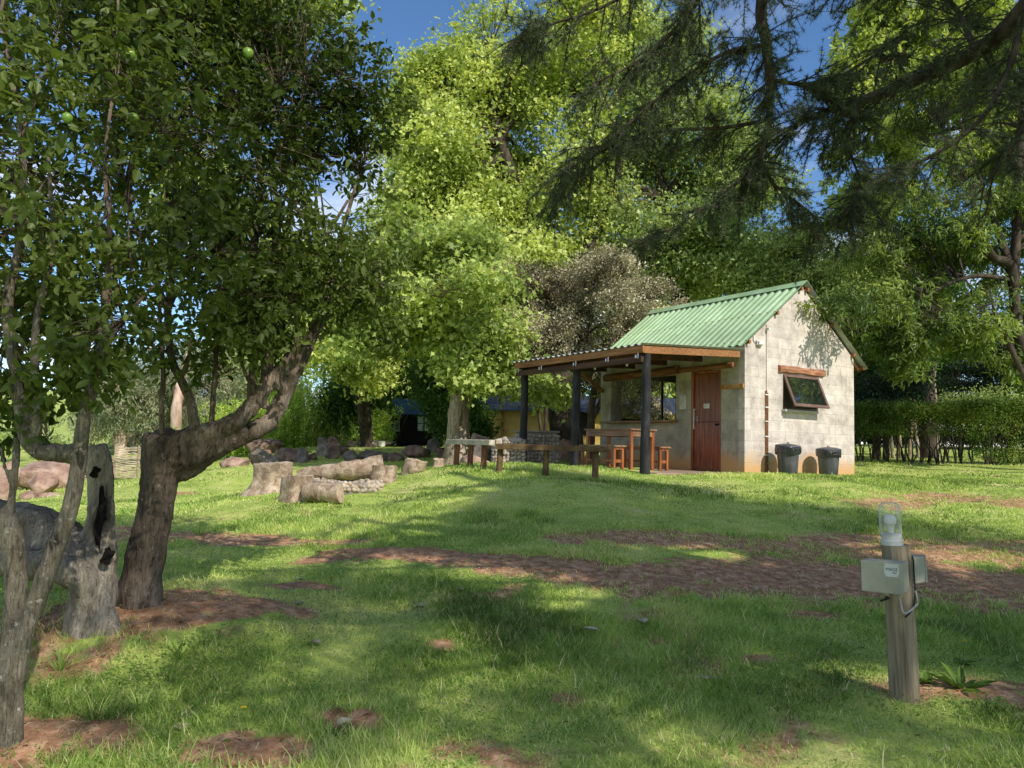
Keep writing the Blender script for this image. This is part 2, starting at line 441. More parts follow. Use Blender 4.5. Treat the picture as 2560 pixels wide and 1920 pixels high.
# ------------------------------------------------------------------ light, sky
SUN_EL, SUN_AZ = 41.0, math.atan2(.60, -.80)       # azimuth from +Y towards +X
SD = np.array([math.sin(SUN_AZ) * math.cos(R(SUN_EL)), math.cos(SUN_AZ) * math.cos(R(SUN_EL)), math.sin(R(SUN_EL))])
sl = bpy.data.lights.new('sun', 'SUN'); sl.energy = 5.0; sl.angle = R(.53); sl.color = (1.0, .94, .82)
so = bpy.data.objects.new('sun', sl); COL.objects.link(so)
so.rotation_euler = Vector(SD).to_track_quat('Z', 'Y').to_euler()
so.location = (6, -8, 12)
wd = bpy.data.worlds.new('World'); SC.world = wd; wd.use_nodes = True
nt = wd.node_tree; L = nt.links; bg = nt.nodes['Background']
sky = nd(nt, 'ShaderNodeTexSky', sky_type='NISHITA'); sky.sun_disc = False
sky.sun_elevation = R(SUN_EL); sky.sun_rotation = SUN_AZ; sky.altitude = 1400; sky.air_density = 1.0; sky.dust_density = .1; sky.ozone_density = 2.5
hs = nd(nt, 'ShaderNodeHueSaturation', i_Saturation=1.14, i_Value=1.16); L.new(sky.outputs[0], hs.inputs['Color'])
tc = nd(nt, 'ShaderNodeTexCoord'); mp = nd(nt, 'ShaderNodeMapping'); mp.inputs['Scale'].default_value = (1, 1, 2.6)
L.new(tc.outputs['Generated'], mp.inputs[0])
cn = nd(nt, 'ShaderNodeTexNoise', i_Scale=3.4, i_Detail=8.0, i_Roughness=.55, i_Distortion=.2); L.new(mp.outputs[0], cn.inputs['Vector'])
cr = ramp(nt, [(.52, (0, 0, 0)), (.62, (1, 1, 1))], cn.outputs[0])
# clouds thicken towards the horizon
sx = nd(nt, 'ShaderNodeSeparateXYZ'); L.new(tc.outputs['Generated'], sx.inputs[0])
hr = ramp(nt, [(.0, (1, 1, 1)), (.22, (.55, .55, .55)), (.42, (.12, .12, .12))], sx.outputs[2])
ml0 = nd(nt, 'ShaderNodeMath', operation='MULTIPLY'); L.new(cr.outputs[0], ml0.inputs[0]); L.new(hr.outputs[0], ml0.inputs[1])
bk = ramp(nt, [(.42, (.42, .42, .42)), (.62, (0, 0, 0))], sx.outputs[1]); mb_ = nd(nt, 'ShaderNodeMath', operation='MULTIPLY_ADD'); L.new(sx.outputs[1], mb_.inputs[0]); mb_.inputs[1].default_value = .5; mb_.inputs[2].default_value = .5  # extra cloud behind the camera, added to whiten the ambient light
L.new(mb_.outputs[0], bk.inputs[0]); cr2 = ramp(nt, [(.40, (0, 0, 0)), (.52, (1, 1, 1))], cn.outputs[0]); m3 = nd(nt, 'ShaderNodeMath', operation='MULTIPLY'); L.new(cr2.outputs[0], m3.inputs[0]); L.new(bk.outputs[0], m3.inputs[1])
ml = nd(nt, 'ShaderNodeMath', operation='MAXIMUM'); L.new(ml0.outputs[0], ml.inputs[0]); L.new(m3.outputs[0], ml.inputs[1])
cc = mixc(nt, hs.outputs[0], (9.5, 9.4, 9.4), ml.outputs[0])
L.new(cc, bg.inputs[0]); bg.inputs[1].default_value = .15
SC.view_settings.view_transform = 'Standard'; SC.view_settings.look = 'None'; SC.view_settings.exposure = 0; SC.view_settings.gamma = 1
SC.cycles.max_bounces = 7; SC.cycles.diffuse_bounces = 3; SC.cycles.transmission_bounces = 5; SC.cycles.transparent_max_bounces = 6; SC.cycles.glossy_bounces = 3
try: SC.cycles.use_denoising = True
except Exception: pass

# ------------------------------------------------------------------ palette
M['bark_apple'] = barkmat('bark_apple', [(.07, .05, .035), (.19, .145, .11), (.31, .25, .2)], (.018, .013, .010), (.36, .33, .27), 7, .58)
M['bark_pale'] = barkmat('bark_pale', [(.10, .085, .06), (.23, .20, .15), (.34, .30, .24)], (.035, .028, .02), (.5, .46, .38), 10, .58, .45)
M['dead_wood'] = barkmat('dead_wood', [(.17, .14, .11), (.35, .30, .245), (.54, .47, .39)], (.05, .04, .032), (.45, .41, .36), 9, .60, .22)
M['bark_plane'] = barkmat('bark_plane', [(.2, .15, .10), (.38, .31, .22), (.55, .47, .36)], (.12, .075, .045), (.62, .56, .46), 4, .55, .3)
M['bark_dark'] = mat('bark_dark', [(.02, .016, .012), (.06, .046, .034), (.12, .095, .07)], 8, .95, .8, 30, (1, 1, .4), bdist=.02)
M['bark_gum'] = mat('bark_gum', [(.35, .22, .16), (.6, .45, .36), (.75, .62, .5)], 2, .8, .3, 8, (1, 1, .3))
M['hollow'] = mat('hollow', [(.004, .003, .002), (.012, .008, .006)], 20, 1, .8)  # near-black, the shade inside the cavity put into the colour
M['log'] = mat('log', [(.14, .095, .06), (.36, .27, .19), (.55, .45, .35)], 9, .92, 1, 34, (1, 1, 1), dist=.8, bdist=.02)
M['logend'] = mat('logend', [(.28, .19, .12), (.45, .34, .24), (.58, .47, .36)], 14, .95, .6)
M['rock'] = mat('rock', [(.07, .045, .038), (.24, .155, .12), (.42, .31, .24)], 4.5, .93, 1, 12, detail=12, bdist=.06)
M['rock_grey'] = mat('rock_grey', [(.09, .075, .065), (.2, .165, .14), (.32, .28, .24)], 3, .93, .7, 10, bdist=.03)
M['rock_red'] = mat('rock_red', [(.20, .115, .085), (.36, .235, .185), (.50, .38, .31)], 3.5, .93, .9, 9, detail=12, bdist=.06)
M['pebble'] = mat('pebble', [(.2, .16, .13), (.38, .32, .26), (.55, .49, .42)], 6, .9, .4)
M['mortar'] = mat('mortar', [(.2, .17, .14), (.32, .28, .24)], 12, .95, .6)
M['pole_black'] = mat('pole_black', [(.006, .006, .007), (.02, .02, .022), (.05, .05, .052)], 9, .7, .5, 40, (1, 1, .3), spec=.3)
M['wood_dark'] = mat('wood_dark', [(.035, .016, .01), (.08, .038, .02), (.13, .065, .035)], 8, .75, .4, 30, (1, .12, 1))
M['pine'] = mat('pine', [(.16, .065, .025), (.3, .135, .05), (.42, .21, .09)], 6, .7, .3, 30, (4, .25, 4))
M['varnish'] = mat('varnish', [(.13, .03, .01), (.30, .085, .022), (.42, .16, .045)], 7, .35, .2, 30, (3, 3, .25), spec=.5)
M['varnish_top'] = mat('varnish_top', [(.16, .075, .035), (.28, .15, .08), (.38, .23, .13)], 7, .5, .3, 30, (3, .25, 3), spec=.4)
M['bench_grey'] = mat('bench_grey', [(.28, .24, .17), (.42, .38, .29), (.55, .5, .4)], 9, .9, .5, 30, (1, 1, 1))
M['bench_brown'] = mat('bench_brown', [(.06, .035, .02), (.14, .085, .04), (.2, .14, .06)], 9, .85, .5, 30)
M['leg_wood'] = mat('leg_wood', [(.09, .04, .02), (.2, .09, .045), (.3, .16, .09)], 8, .85, .5, 30, (1, 1, .3))
M['post_wood'] = mat('post_wood', [(.13, .10, .065), (.29, .235, .16), (.42, .36, .26)], 10, .9, .8, 45, (3.2, 3.2, .16), bdist=.008)
M['green_roof'] = mat('green_roof', [(.24, .38, .20), (.31, .46, .26), (.38, .53, .33)], 2.5, .45, .06, 40, spec=.5)
M['zinc'] = mat('zinc', [(.3, .31, .31), (.45, .46, .46)], 6, .45, .1, metal=.3)
M['teal_roof'] = mat('teal_roof', [(.025, .075, .10), (.05, .12, .15)], 3, .6, .2)
M['tile_roof'] = mat('tile_roof', [(.02, .025, .05), (.05, .06, .10)], 3, .6, .4)
M['shed_wood'] = mat('shed_wood', [(.02, .012, .01), (.075, .042, .035), (.12, .07, .055)], 5, .9, .5, 20, (4, 4, .2))
M['shed_black'] = mat('shed_black', [(.006, .005, .005), (.016, .013, .012)], 5, .9, .4)
M['yellow_wall'] = mat('yellow_wall', [(.42, .27, .07), (.6, .41, .13)], 2, .9, .2)
M['white'] = mat('white', [(.62, .62, .6), (.8, .8, .78)], 8, .6, .1)
M['plate'] = mat('plate', [(.72, .74, .76), (.8, .82, .84)], 8, .4, .05)
M['paper'] = mat('paper', [(.7, .7, .68), (.8, .8, .78)], 10, .9, .05)
M['ink'] = mat('ink', [(.02, .02, .025), (.03, .03, .035)], 10, .7, .05)
M['ink_soft'] = mat('ink_soft', [(.25, .26, .28), (.32, .33, .35)], 10, .7, .05)
M['box_grey'] = mat('box_grey', [(.33, .33, .27), (.42, .41, .34), (.48, .47, .40)], 5, .6, .15, 30)
M['cable_black'] = mat('cable_black', [(.015, .013, .012), (.03, .025, .022)], 20, .5, .1)
M['cable_grey'] = mat('cable_grey', [(.3, .28, .28), (.4, .38, .38)], 20, .5, .1)
M['bin'] = mat('bin', [(.04, .042, .046), (.085, .088, .095), (.14, .144, .15)], 7, .55, .15, 60, (1, 1, .4), spec=.4)
M['bag'] = mat('bag', [(.006, .006, .007), (.015, .015, .016)], 20, .18, .8, 25, spec=.8, bdist=.02)
M['conduit'] = mat('conduit', [(.55, .5, .44), (.7, .64, .57)], 5, .5, .1)
M['frame_brown'] = mat('frame_brown', [(.12, .065, .05), (.2, .115, .095)], 6, .5, .15, spec=.4)
M['door_red'] = mat('door_red', [(.09, .02, .009), (.25, .06, .02), (.36, .12, .045)], 6, .33, .25, 26, (4, 4, .22), spec=.5)
M['sign_wood'] = mat('sign_wood', [(.34, .155, .04), (.46, .23, .07)], 6, .6, .2, 30, (1, .3, 3))
M['letter'] = mat('letter', [(.5, .4, .2), (.6, .5, .27)], 6, .6, .1)
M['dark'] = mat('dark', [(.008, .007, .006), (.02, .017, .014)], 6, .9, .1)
M['inner_wall'] = mat('inner_wall', [(.07, .06, .05), (.12, .105, .09)], 4, .95, .3)
M['steel'] = mat('steel', [(.45, .45, .45), (.6, .6, .6)], 10, .35, .05, metal=.7)
M['slab'] = mat('slab', [(.24, .17, .12), (.36, .27, .2)], 5, .95, .4)
M['sill'] = mat('sill', [(.5, .47, .42), (.62, .59, .54)], 6, .9, .2)
M['stick'] = mat('stick', [(.3, .22, .15), (.55, .45, .33), (.68, .58, .45)], 5, .9, .3, 20)

def glass(name, col=(1, 1, 1), rough=.02, ior=1.45):
    m, nt, b = new_mat(name); L = nt.links
    n = nd(nt, 'ShaderNodeTexNoise', i_Scale=6.0, i_Detail=4.0); tcn = nd(nt, 'ShaderNodeTexCoord'); L.new(tcn.outputs['Object'], n.inputs['Vector'])
    g = nd(nt, 'ShaderNodeBsdfGlossy'); g.inputs['Roughness'].default_value = rough
    t = nd(nt, 'ShaderNodeBsdfTransparent'); t.inputs[0].default_value = c4(col)
    d = nd(nt, 'ShaderNodeBsdfDiffuse'); d.inputs[0].default_value = (.75, .75, .7, 1)
    fr = nd(nt, 'ShaderNodeFresnel', i_IOR=1.1)
    m1 = nd(nt, 'ShaderNodeMixShader'); L.new(fr.outputs[0], m1.inputs[0]); L.new(t.outputs[0], m1.inputs[1]); L.new(g.outputs[0], m1.inputs[2])
    rr = ramp(nt, [(.4, (.03, .03, .03)), (.75, (.14, .14, .14))], n.outputs[0])
    lw = nd(nt, 'ShaderNodeLayerWeight', i_Blend=.35); mm = nd(nt, 'ShaderNodeMath', operation='MULTIPLY_ADD'); L.new(lw.outputs['Facing'], mm.inputs[0]); mm.inputs[1].default_value = .6; L.new(rr.outputs[0], mm.inputs[2])
    m2 = nd(nt, 'ShaderNodeMixShader'); L.new(mm.outputs[0], m2.inputs[0]); L.new(m1.outputs[0], m2.inputs[1]); L.new(d.outputs[0], m2.inputs[2])
    L.new(m2.outputs[0], [x for x in nt.nodes if x.type == 'OUTPUT_MATERIAL'][0].inputs[0])
    return m
M['glass'] = glass('glass')

def pane_mat():
    m, nt, b = new_mat('window_glass')
    b.inputs['Base Color'].default_value = (.012, .016, .014, 1); b.inputs['Roughness'].default_value = .03
    b.inputs['Specular IOR Level'].default_value = 1.0; b.inputs['IOR'].default_value = 1.9
    n = nd(nt, 'ShaderNodeTexNoise', i_Scale=2.0); tcn = nd(nt, 'ShaderNodeTexCoord'); nt.links.new(tcn.outputs['Object'], n.inputs['Vector'])
    bp = nd(nt, 'ShaderNodeBump', i_Strength=.05, i_Distance=.02); nt.links.new(n.outputs[0], bp.inputs['Height']); nt.links.new(bp.outputs[0], b.inputs['Normal'])
    return m
M['pane'] = pane_mat()

def block_mat(name, axis, warm):
    """bagged concrete block in courses of 0.2 m, earth stain at the foot"""
    m, nt, b = new_mat(name); L = nt.links
    tcn = nd(nt, 'ShaderNodeTexCoord'); sp = nd(nt, 'ShaderNodeSeparateXYZ'); L.new(tcn.outputs['Object'], sp.inputs[0])
    cb = nd(nt, 'ShaderNodeCombineXYZ'); L.new(sp.outputs[axis], cb.inputs[0]); L.new(sp.outputs[2], cb.inputs[1])
    wn = nd(nt, 'ShaderNodeTexNoise', i_Scale=5.0, i_Detail=3.0); L.new(tcn.outputs['Object'], wn.inputs['Vector'])
    wv = nd(nt, 'ShaderNodeVectorMath', operation='MULTIPLY_ADD'); L.new(wn.outputs[1], wv.inputs[0]); wv.inputs[1].default_value = (.035, .03, 0); L.new(cb.outputs[0], wv.inputs[2])
    br = nd(nt, 'ShaderNodeTexBrick'); L.new(wv.outputs[0], br.inputs['Vector'])
    br.inputs['Scale'].default_value = 1; br.inputs['Brick Width'].default_value = .41; br.inputs['Row Height'].default_value = .212; br.inputs['Mortar Size'].default_value = .013; br.inputs['Mortar Smooth'].default_value = .6
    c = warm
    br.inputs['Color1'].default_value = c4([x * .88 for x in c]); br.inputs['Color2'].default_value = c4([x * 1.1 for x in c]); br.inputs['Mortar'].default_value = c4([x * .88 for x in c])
    n1 = nd(nt, 'ShaderNodeTexNoise', i_Scale=3.2, i_Detail=9.0, i_Roughness=.68); L.new(tcn.outputs['Object'], n1.inputs['Vector'])
    r1 = ramp(nt, [(.33, (.56, .54, .50)), (.5, (.93, .92, .90)), (.68, (1.25, 1.22, 1.18))], n1.outputs[0])
    col = mixc(nt, br.outputs[0], r1.outputs[0], .85, 'MULTIPLY')
    n2 = nd(nt, 'ShaderNodeTexNoise', i_Scale=1.6, i_Detail=7.0, i_Roughness=.7); L.new(tcn.outputs['Object'], n2.inputs['Vector'])
    ma = nd(nt, 'ShaderNodeMath', operation='MULTIPLY_ADD'); L.new(n2.outputs[0], ma.inputs[0]); ma.inputs[1].default_value = -1.1; L.new(sp.outputs[2], ma.inputs[2])
    r2 = ramp(nt, [(.0, (1, 1, 1)), (.30, (0, 0, 0))], ma.outputs[0])
    nt.nodes[-1]
    sh = nd(nt, 'ShaderNodeMath', operation='ADD'); L.new(ma.outputs[0], sh.inputs[0]); sh.inputs[1].default_value = .42; L.new(sh.outputs[0], r2.inputs[0])
    col = mixc(nt, col, (.55, .33, .16), r2.outputs[0])
    L.new(col, b.inputs['Base Color']); b.inputs['Roughness'].default_value = .95; b.inputs['Specular IOR Level'].default_value = .1
    n3 = nd(nt, 'ShaderNodeTexNoise', i_Scale=26.0, i_Detail=6.0); L.new(tcn.outputs['Object'], n3.inputs['Vector'])
    ad = nd(nt, 'ShaderNodeMath', operation='MULTIPLY_ADD'); L.new(br.outputs['Fac'], ad.inputs[0]); ad.inputs[1].default_value = -.25; L.new(n3.outputs[0], ad.inputs[2])
    bp = nd(nt, 'ShaderNodeBump', i_Strength=.55, i_Distance=.012); L.new(ad.outputs[0], bp.inputs['Height']); L.new(bp.outputs[0], b.inputs['Normal'])
    return m
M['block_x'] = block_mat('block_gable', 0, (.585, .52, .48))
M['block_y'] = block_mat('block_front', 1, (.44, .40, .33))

def ground_mat():
    m, nt, b = new_mat('lawn_soil'); L = nt.links
    tcn = nd(nt, 'ShaderNodeTexCoord'); at = nd(nt, 'ShaderNodeAttribute', attribute_name='v')
    n1 = nd(nt, 'ShaderNodeTexNoise', i_Scale=9.0, i_Detail=8.0, i_Roughness=.7); L.new(tcn.outputs['Object'], n1.inputs['Vector'])
    ad = nd(nt, 'ShaderNodeMath', operation='MULTIPLY_ADD'); L.new(n1.outputs[0], ad.inputs[0]); ad.inputs[1].default_value = .9; L.new(at.outputs['Fac'], ad.inputs[2])
    f = ramp(nt, [(.58, (0, 0, 0)), (1.0, (1, 1, 1))], ad.outputs[0])
    n2 = nd(nt, 'ShaderNodeTexNoise', i_Scale=11.0, i_Detail=12.0, i_Roughness=.72); L.new(tcn.outputs['Object'], n2.inputs['Vector'])
    soil = ramp(nt, [(.3, (.13, .065, .035)), (.5, (.38, .205, .115)), (.7, (.68, .45, .29))], n2.outputs[0])
    n3 = nd(nt, 'ShaderNodeTexNoise', i_Scale=1.1, i_Detail=9.0, i_Roughness=.72); L.new(tcn.outputs['Object'], n3.inputs['Vector'])
    gr = ramp(nt, [(.3, (.17, .24, .055)), (.5, (.37, .46, .12)), (.68, (.56, .54, .24))], n3.outputs[0])
    n4 = nd(nt, 'ShaderNodeTexNoise', i_Scale=70.0, i_Detail=5.0, i_Roughness=.8); L.new(tcn.outputs['Object'], n4.inputs['Vector'])
    g4 = ramp(nt, [(.3, (.45, .42, .38)), (.7, (1.35, 1.35, 1.2))], n4.outputs[0])
    g = mixc(nt, gr.outputs[0], g4.outputs[0], .9, 'MULTIPLY')
    c = mixc(nt, g, soil.outputs[0], f.outputs[0])
    L.new(c, b.inputs['Base Color']); b.inputs['Roughness'].default_value = .95; b.inputs['Specular IOR Level'].default_value = .12
    bp = nd(nt, 'ShaderNodeBump', i_Strength=.55, i_Distance=.02); L.new(n2.outputs[0], bp.inputs['Height']); L.new(bp.outputs[0], b.inputs['Normal'])
    return m
M['ground'] = ground_mat()

# ------------------------------------------------------------------ ground sheet
def axis(n, near, far):
    u = np.linspace(-1, 1, n); k = math.asinh(far / near); return near * np.sinh(u * k)
gx = axis(561, 1.9, 700) ; gy = axis(561, 1.9, 700) + 7.0
X, Y = np.meshgrid(gx, gy); Z = zground(X, Y); D = dirt(X, Y) * (1 - sstep(28, 34, np.hypot(X, Y)))
V = np.stack([X, Y, Z], -1).reshape(-1, 3); n = len(gx)
i, j = np.meshgrid(np.arange(n - 1), np.arange(len(gy) - 1)); a = (j * n + i).ravel()
q = np.stack([a, a + 1, a + 1 + n, a + n], -1)
go = raw_mesh('ground', V, q.ravel(), np.arange(len(q)) * 4, M['ground'], attr=D.ravel(), smooth=True)
tag(go, 'red brown soil and lawn surface rising to the hut', 'ground', kind='structure')

# ------------------------------------------------------------------ grass
M['grass'] = leafmat('grass', [(.10, .17, .03), (.27, .40, .085), (.49, .62, .17), (.70, .67, .32), (.8, .7, .46)], .38, .55, .25)
def blades(n, y0, y1, hmin, hmax, w, seed, dens=1.0, xr=.74, lean=.5, pad=.6):
    g = np.random.default_rng(seed)
    y = np.sqrt(g.uniform(y0 ** 2, y1 ** 2, n)); x = g.uniform(-1, 1, n) * (xr * y + pad)
    d = dirt(x, y); pn = fbm(xy3(x, y, 3.0), 77, 3); clump = fbm(xy3(x, y, 1.1), 78, 3)
    keep = g.random(n) < (1 - d ** 1.3 * .97) * (.35 + 1.1 * sstep(.3, .6, pn)) * dens
    x, y, pn, clump, d = x[keep], y[keep], pn[keep], clump[keep], d[keep]; m = len(x)
    # keep the grass out of the hut's footprint and porch slab
    lx = (x - 4.553) * math.cos(.5664) + (y - 15) * math.sin(.5664); ly = -(x - 4.553) * math.sin(.5664) + (y - 15) * math.cos(.5664)
    ins = (lx > -2.35) & (lx < 3.6) & (ly > -.12) & (ly < 4.6) & ~((lx > -2.35) & (lx < .1) & (ly < -.02)); ok = ~ins
    x, y, pn, clump, d = x[ok], y[ok], pn[ok], clump[ok], d[ok]; m = len(x)
    h = g.uniform(hmin, hmax, m) * (.5 + 1.3 * sstep(.35, .7, clump)) * (.45 + .55 * (1 - d))
    long_ = g.random(m) < .02; h = np.where(long_, h * 1.7, h)
    a = g.uniform(0, 2 * math.pi, m)
    D_ = np.stack([np.cos(a) * lean * g.uniform(.2, 1.4, m), np.sin(a) * lean * g.uniform(.2, 1.4, m), np.ones(m)], -1)
    N_ = np.stack([np.cos(a), np.sin(a), np.full(m, -.2)], -1)
    P = np.stack([x, y, zground(x, y) - .004], -1)
    V, l, s, k = leaves(P, D_, N_, h, np.full(m, w) * g.uniform(.6, 1.4, m), BLADE)
    v = np.clip(.36 + (fbm(xy3(x, y, .7), 90, 3) - .5) * 1.1 + (fbm(xy3(x, y, 4.), 91, 2) - .5) * .5 + g.normal(0, .12, m), 0, .7); v = np.where(g.random(m) < .06 + .15 * d, g.uniform(.75, 1, m), v)
    return V, l, s, np.repeat(v, k)
gp = [blades(230000, 2.4, 6.0, .026, .052, .0045, 1, xr=.95, pad=1.0), blades(225000, 6.0, 10.0, .028, .055, .007, 2, xr=.88), blades(150000, 10, 16, .028, .05, .012, 3, pad=1), blades(90000, 16, 30, .03, .06, .022, 4, pad=1),
      blades(6000, 3.0, 6.5, .06, .11, .005, 9, lean=.6)]
V, l, s = merge([g[:3] for g in gp]); vv = np.concatenate([g[3] for g in gp])
tag(raw_mesh('grass', V, l, s, M['grass'], attr=vv), 'short green lawn grass growing from the red soil', 'grass', kind='stuff')

M['cover'] = leafmat('cover', [(.07, .15, .03), (.14, .27, .05), (.22, .36, .08)], .3, .5, .3)
g = np.random.default_rng(55); n = 60000; y = np.sqrt(g.uniform(2.6 ** 2, 8.5 ** 2, n)); x = g.uniform(-1, 1, n) * (.72 * y + .4)
k = (fbm(xy3(x, y, 1.4), 61, 3) + .12 * (x < 0) > .55) & (g.random(n) > dirt(x, y) * .8); x, y = x[k], y[k]; n = len(x)
D_ = rdir(n, g) * [1, 1, .3]; N_ = rdir(n, g) * .4 + [0, 0, 1]
V, l, s_, kk = leaves(np.stack([x, y, zground(x, y) + g.uniform(.008, .045, n)], -1), D_, N_, g.uniform(.010, .022, n), g.uniform(.009, .018, n), LEAF_KITE)
tag(raw_mesh('ground_cover', V, l, s_, M['cover'], attr=np.repeat(g.uniform(0, 1, n), kk)), 'tiny clover leaves spreading among the grass', 'ground cover', kind='stuff')
M['litter'] = leafmat('litter', [(.10, .05, .03), (.28, .18, .10), (.5, .4, .27), (.62, .55, .42)], .1, .8, .1)
n = 26000; y = np.sqrt(g.uniform(2.6 ** 2, 10 ** 2, n)); x = g.uniform(-1, 1, n) * (.72 * y + .4); k = g.random(n) < .12 + dirt(x, y) * .3; x, y = x[k], y[k]; n = len(x)
D_ = rdir(n, g) * [1, 1, .25]; V, l, s_, kk = leaves(np.stack([x, y, zground(x, y) + .006], -1), D_, rdir(n, g) * .4 + [0, 0, 1], g.uniform(.008, .05, n), g.uniform(.002, .012, n), LEAF_KITE)
tag(raw_mesh('leaf_litter', V, l, s_, M['litter'], attr=np.repeat(g.uniform(0, 1, n), kk)), 'dry needles and leaf bits lying on the bare soil', 'leaf litter', kind='stuff')
# ------------------------------------------------------------------ kitchen hut (local frame: x into the hut, y along the front, z up)
YAW = .5664; HB = 1.11
HW, HL, HH, HR = 3.53, 4.43, 2.51, 1.39
def HP(x, y, z=0):
    return np.array([4.553 + x * math.cos(YAW) - y * math.sin(YAW), 15 + x * math.sin(YAW) + y * math.cos(YAW), HB + z])
hut = empty('kitchen_hut', HP(0, 0), YAW, 'grey concrete block kitchen hut with green corrugated roof and open porch', 'hut')
WX0, WX1, WZ0, WZ1 = 1.144, 2.28, 1.30, 2.02
T = .15
gw = MB()
gw.box((0, 0, -.35), (WX0, T, HH)); gw.box((WX1, 0, -.35), (HW, T, HH)); gw.box((WX0, 0, -.35), (WX1, T, WZ0)); gw.box((WX0, 0, WZ1), (WX1, T, HH))
gw.add([(0, 0, HH), (HW, 0, HH), (HW / 2, 0, HH + HR), (0, T, HH), (HW, T, HH), (HW / 2, T, HH + HR)], [(0, 1, 2), (3, 5, 4), (0, 2, 5, 3), (1, 4, 5, 2)])
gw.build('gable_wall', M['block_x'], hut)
fw = MB()
DY0, DY1, OY0, OY1 = .60, 1.43, 1.87, 4.05
fw.box((0, T, -.35), (T, DY0, HH)); fw.box((0, DY0, 2.07), (T, DY1, HH)); fw.box((0, DY1, -.35), (T, OY0, HH)); fw.box((0, OY0, -.35), (T, OY1, 1.0)); fw.box((0, OY0, 2.04), (T, OY1, HH)); fw.box((0, OY1, -.35), (T, HL, HH))
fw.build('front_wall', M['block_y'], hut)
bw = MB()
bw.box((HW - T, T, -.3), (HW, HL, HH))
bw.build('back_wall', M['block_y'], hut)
lw = MB(); y0, y1 = HL - T, HL
SX0, SX1 = .52, 2.75
lw.box((T, y0, -.3), (SX0, y1, HH)); lw.box((SX0, y0, -.3), (SX1, y1, 1.10)); lw.box((SX0, y0, 2.16), (SX1, y1, HH)); lw.box((SX1, y0, -.3), (HW - T, y1, HH))
lw.add([(0, y0, HH), (HW, y0, HH), (HW / 2, y0, HH + HR), (0, y1, HH), (HW, y1, HH), (HW / 2, y1, HH + HR)], [(0, 1, 2), (3, 5, 4), (0, 2, 5, 3), (1, 4, 5, 2)])
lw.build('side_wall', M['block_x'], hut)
MB().box((T + .002, T + .002, -.3), (HW - T - .002, HL - T - .002, .01)).build('floor', M['slab'], hut)
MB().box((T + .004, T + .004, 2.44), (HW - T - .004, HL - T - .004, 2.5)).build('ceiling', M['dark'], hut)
MB().box((-2.33, -.04, -.3), (-.002, 4.42, -.005)).build('porch_slab', M['slab'], hut, bevel=.015)

SL = HR / (HW / 2); SN = np.array([-SL, 0, 1]) / math.hypot(SL, 1)
def corrug(mb, p0, p1, y0, y1, nrm, pitch=.186, amp=.019, th=.0):
    """ribbed sheet running from p0 to p1 (x,z) between y0 and y1"""
    ny = int((y1 - y0) / pitch * 10) + 1; ys = np.linspace(y0, y1, ny); ph = (ys - y0) / pitch * 2 * math.pi
    off = amp * np.tanh(2.2 * np.cos(ph)) / .976
    k = len(mb.v); vs = []; fs = []; ns = 7
    for s in range(ns):
        t = s / (ns - 1)
        for i in range(ny):
            vs.append((p0[0] + (p1[0] - p0[0]) * t + nrm[0] * off[i], ys[i], p0[1] + (p1[1] - p0[1]) * t + nrm[1] * off[i]))
    for s in range(ns - 1):
        for i in range(ny - 1):
            a = s * ny + i; fs.append((a, a + 1, a + 1 + ny, a + ny))
    mb.add(vs, fs)
RT = HH + HR + .085
rf = MB(); e0 = -.14
corrug(rf, (HW / 2, RT), (e0, RT - SL * (HW / 2 - e0)), -.113, HL + .164, (SN[0], SN[2]))
roof = rf.build('roof', M['green_roof'], hut)
m_ = roof.modifiers.new('t', 'SOLIDIFY'); m_.thickness = .004
rb = MB(); e1 = HW + .36
corrug(rb, (HW / 2, RT), (e1, RT - SL * (e1 - HW / 2)), -.113, HL + .164, (-SN[0], SN[2]))
rbo = rb.build('roof', M['zinc'], hut); m_ = rbo.modifiers.new('t', 'SOLIDIFY'); m_.thickness = .004
rc = MB()
for sx_ in (-1, 1):
    a = (HW / 2, RT + .036); b = (HW / 2 + sx_ * .17, RT + .036 - SL * .17)
    rc.add([(a[0], -.125, a[1]), (b[0], -.125, b[1]), (b[0], HL + .175, b[1]), (a[0], HL + .175, a[1])], [(0, 1, 2, 3)])
rco = rc.build('ridge_cap', M['green_roof'], hut, weld=1); m_ = rco.modifiers.new('t', 'SOLIDIFY'); m_.thickness = .006
# rafters / purlins ends at the gable
for (x, sgn) in ((HW / 2 - .1, 1), (.9, 1), (.05, 1), (HW / 2 + .1, -1), (2.7, -1), (HW - .08, -1), (HW + .26, -1)):
    z = RT - SL * abs(x - HW / 2) - .065
    MB().obox((x, HL / 2 + .01, z), .03, HL / 2 + .10, .035, ((1, 0, -sgn * -SL * 0), (0, 1, 0), (0, 0, 1))).build('purlin', M['pine'], hut, bevel=.004)
MB().bar((HW + .02, .05, HH - .04), (HW + .30, .05, HH - .22), .045, .07, (0, 0, 1)).build('rafter_end', M['pine'], hut)
MB().bar((HW + .02, HL - .1, HH - .04), (HW + .30, HL - .1, HH - .22), .045, .07, (0, 0, 1)).build('rafter_end', M['pine'], hut)

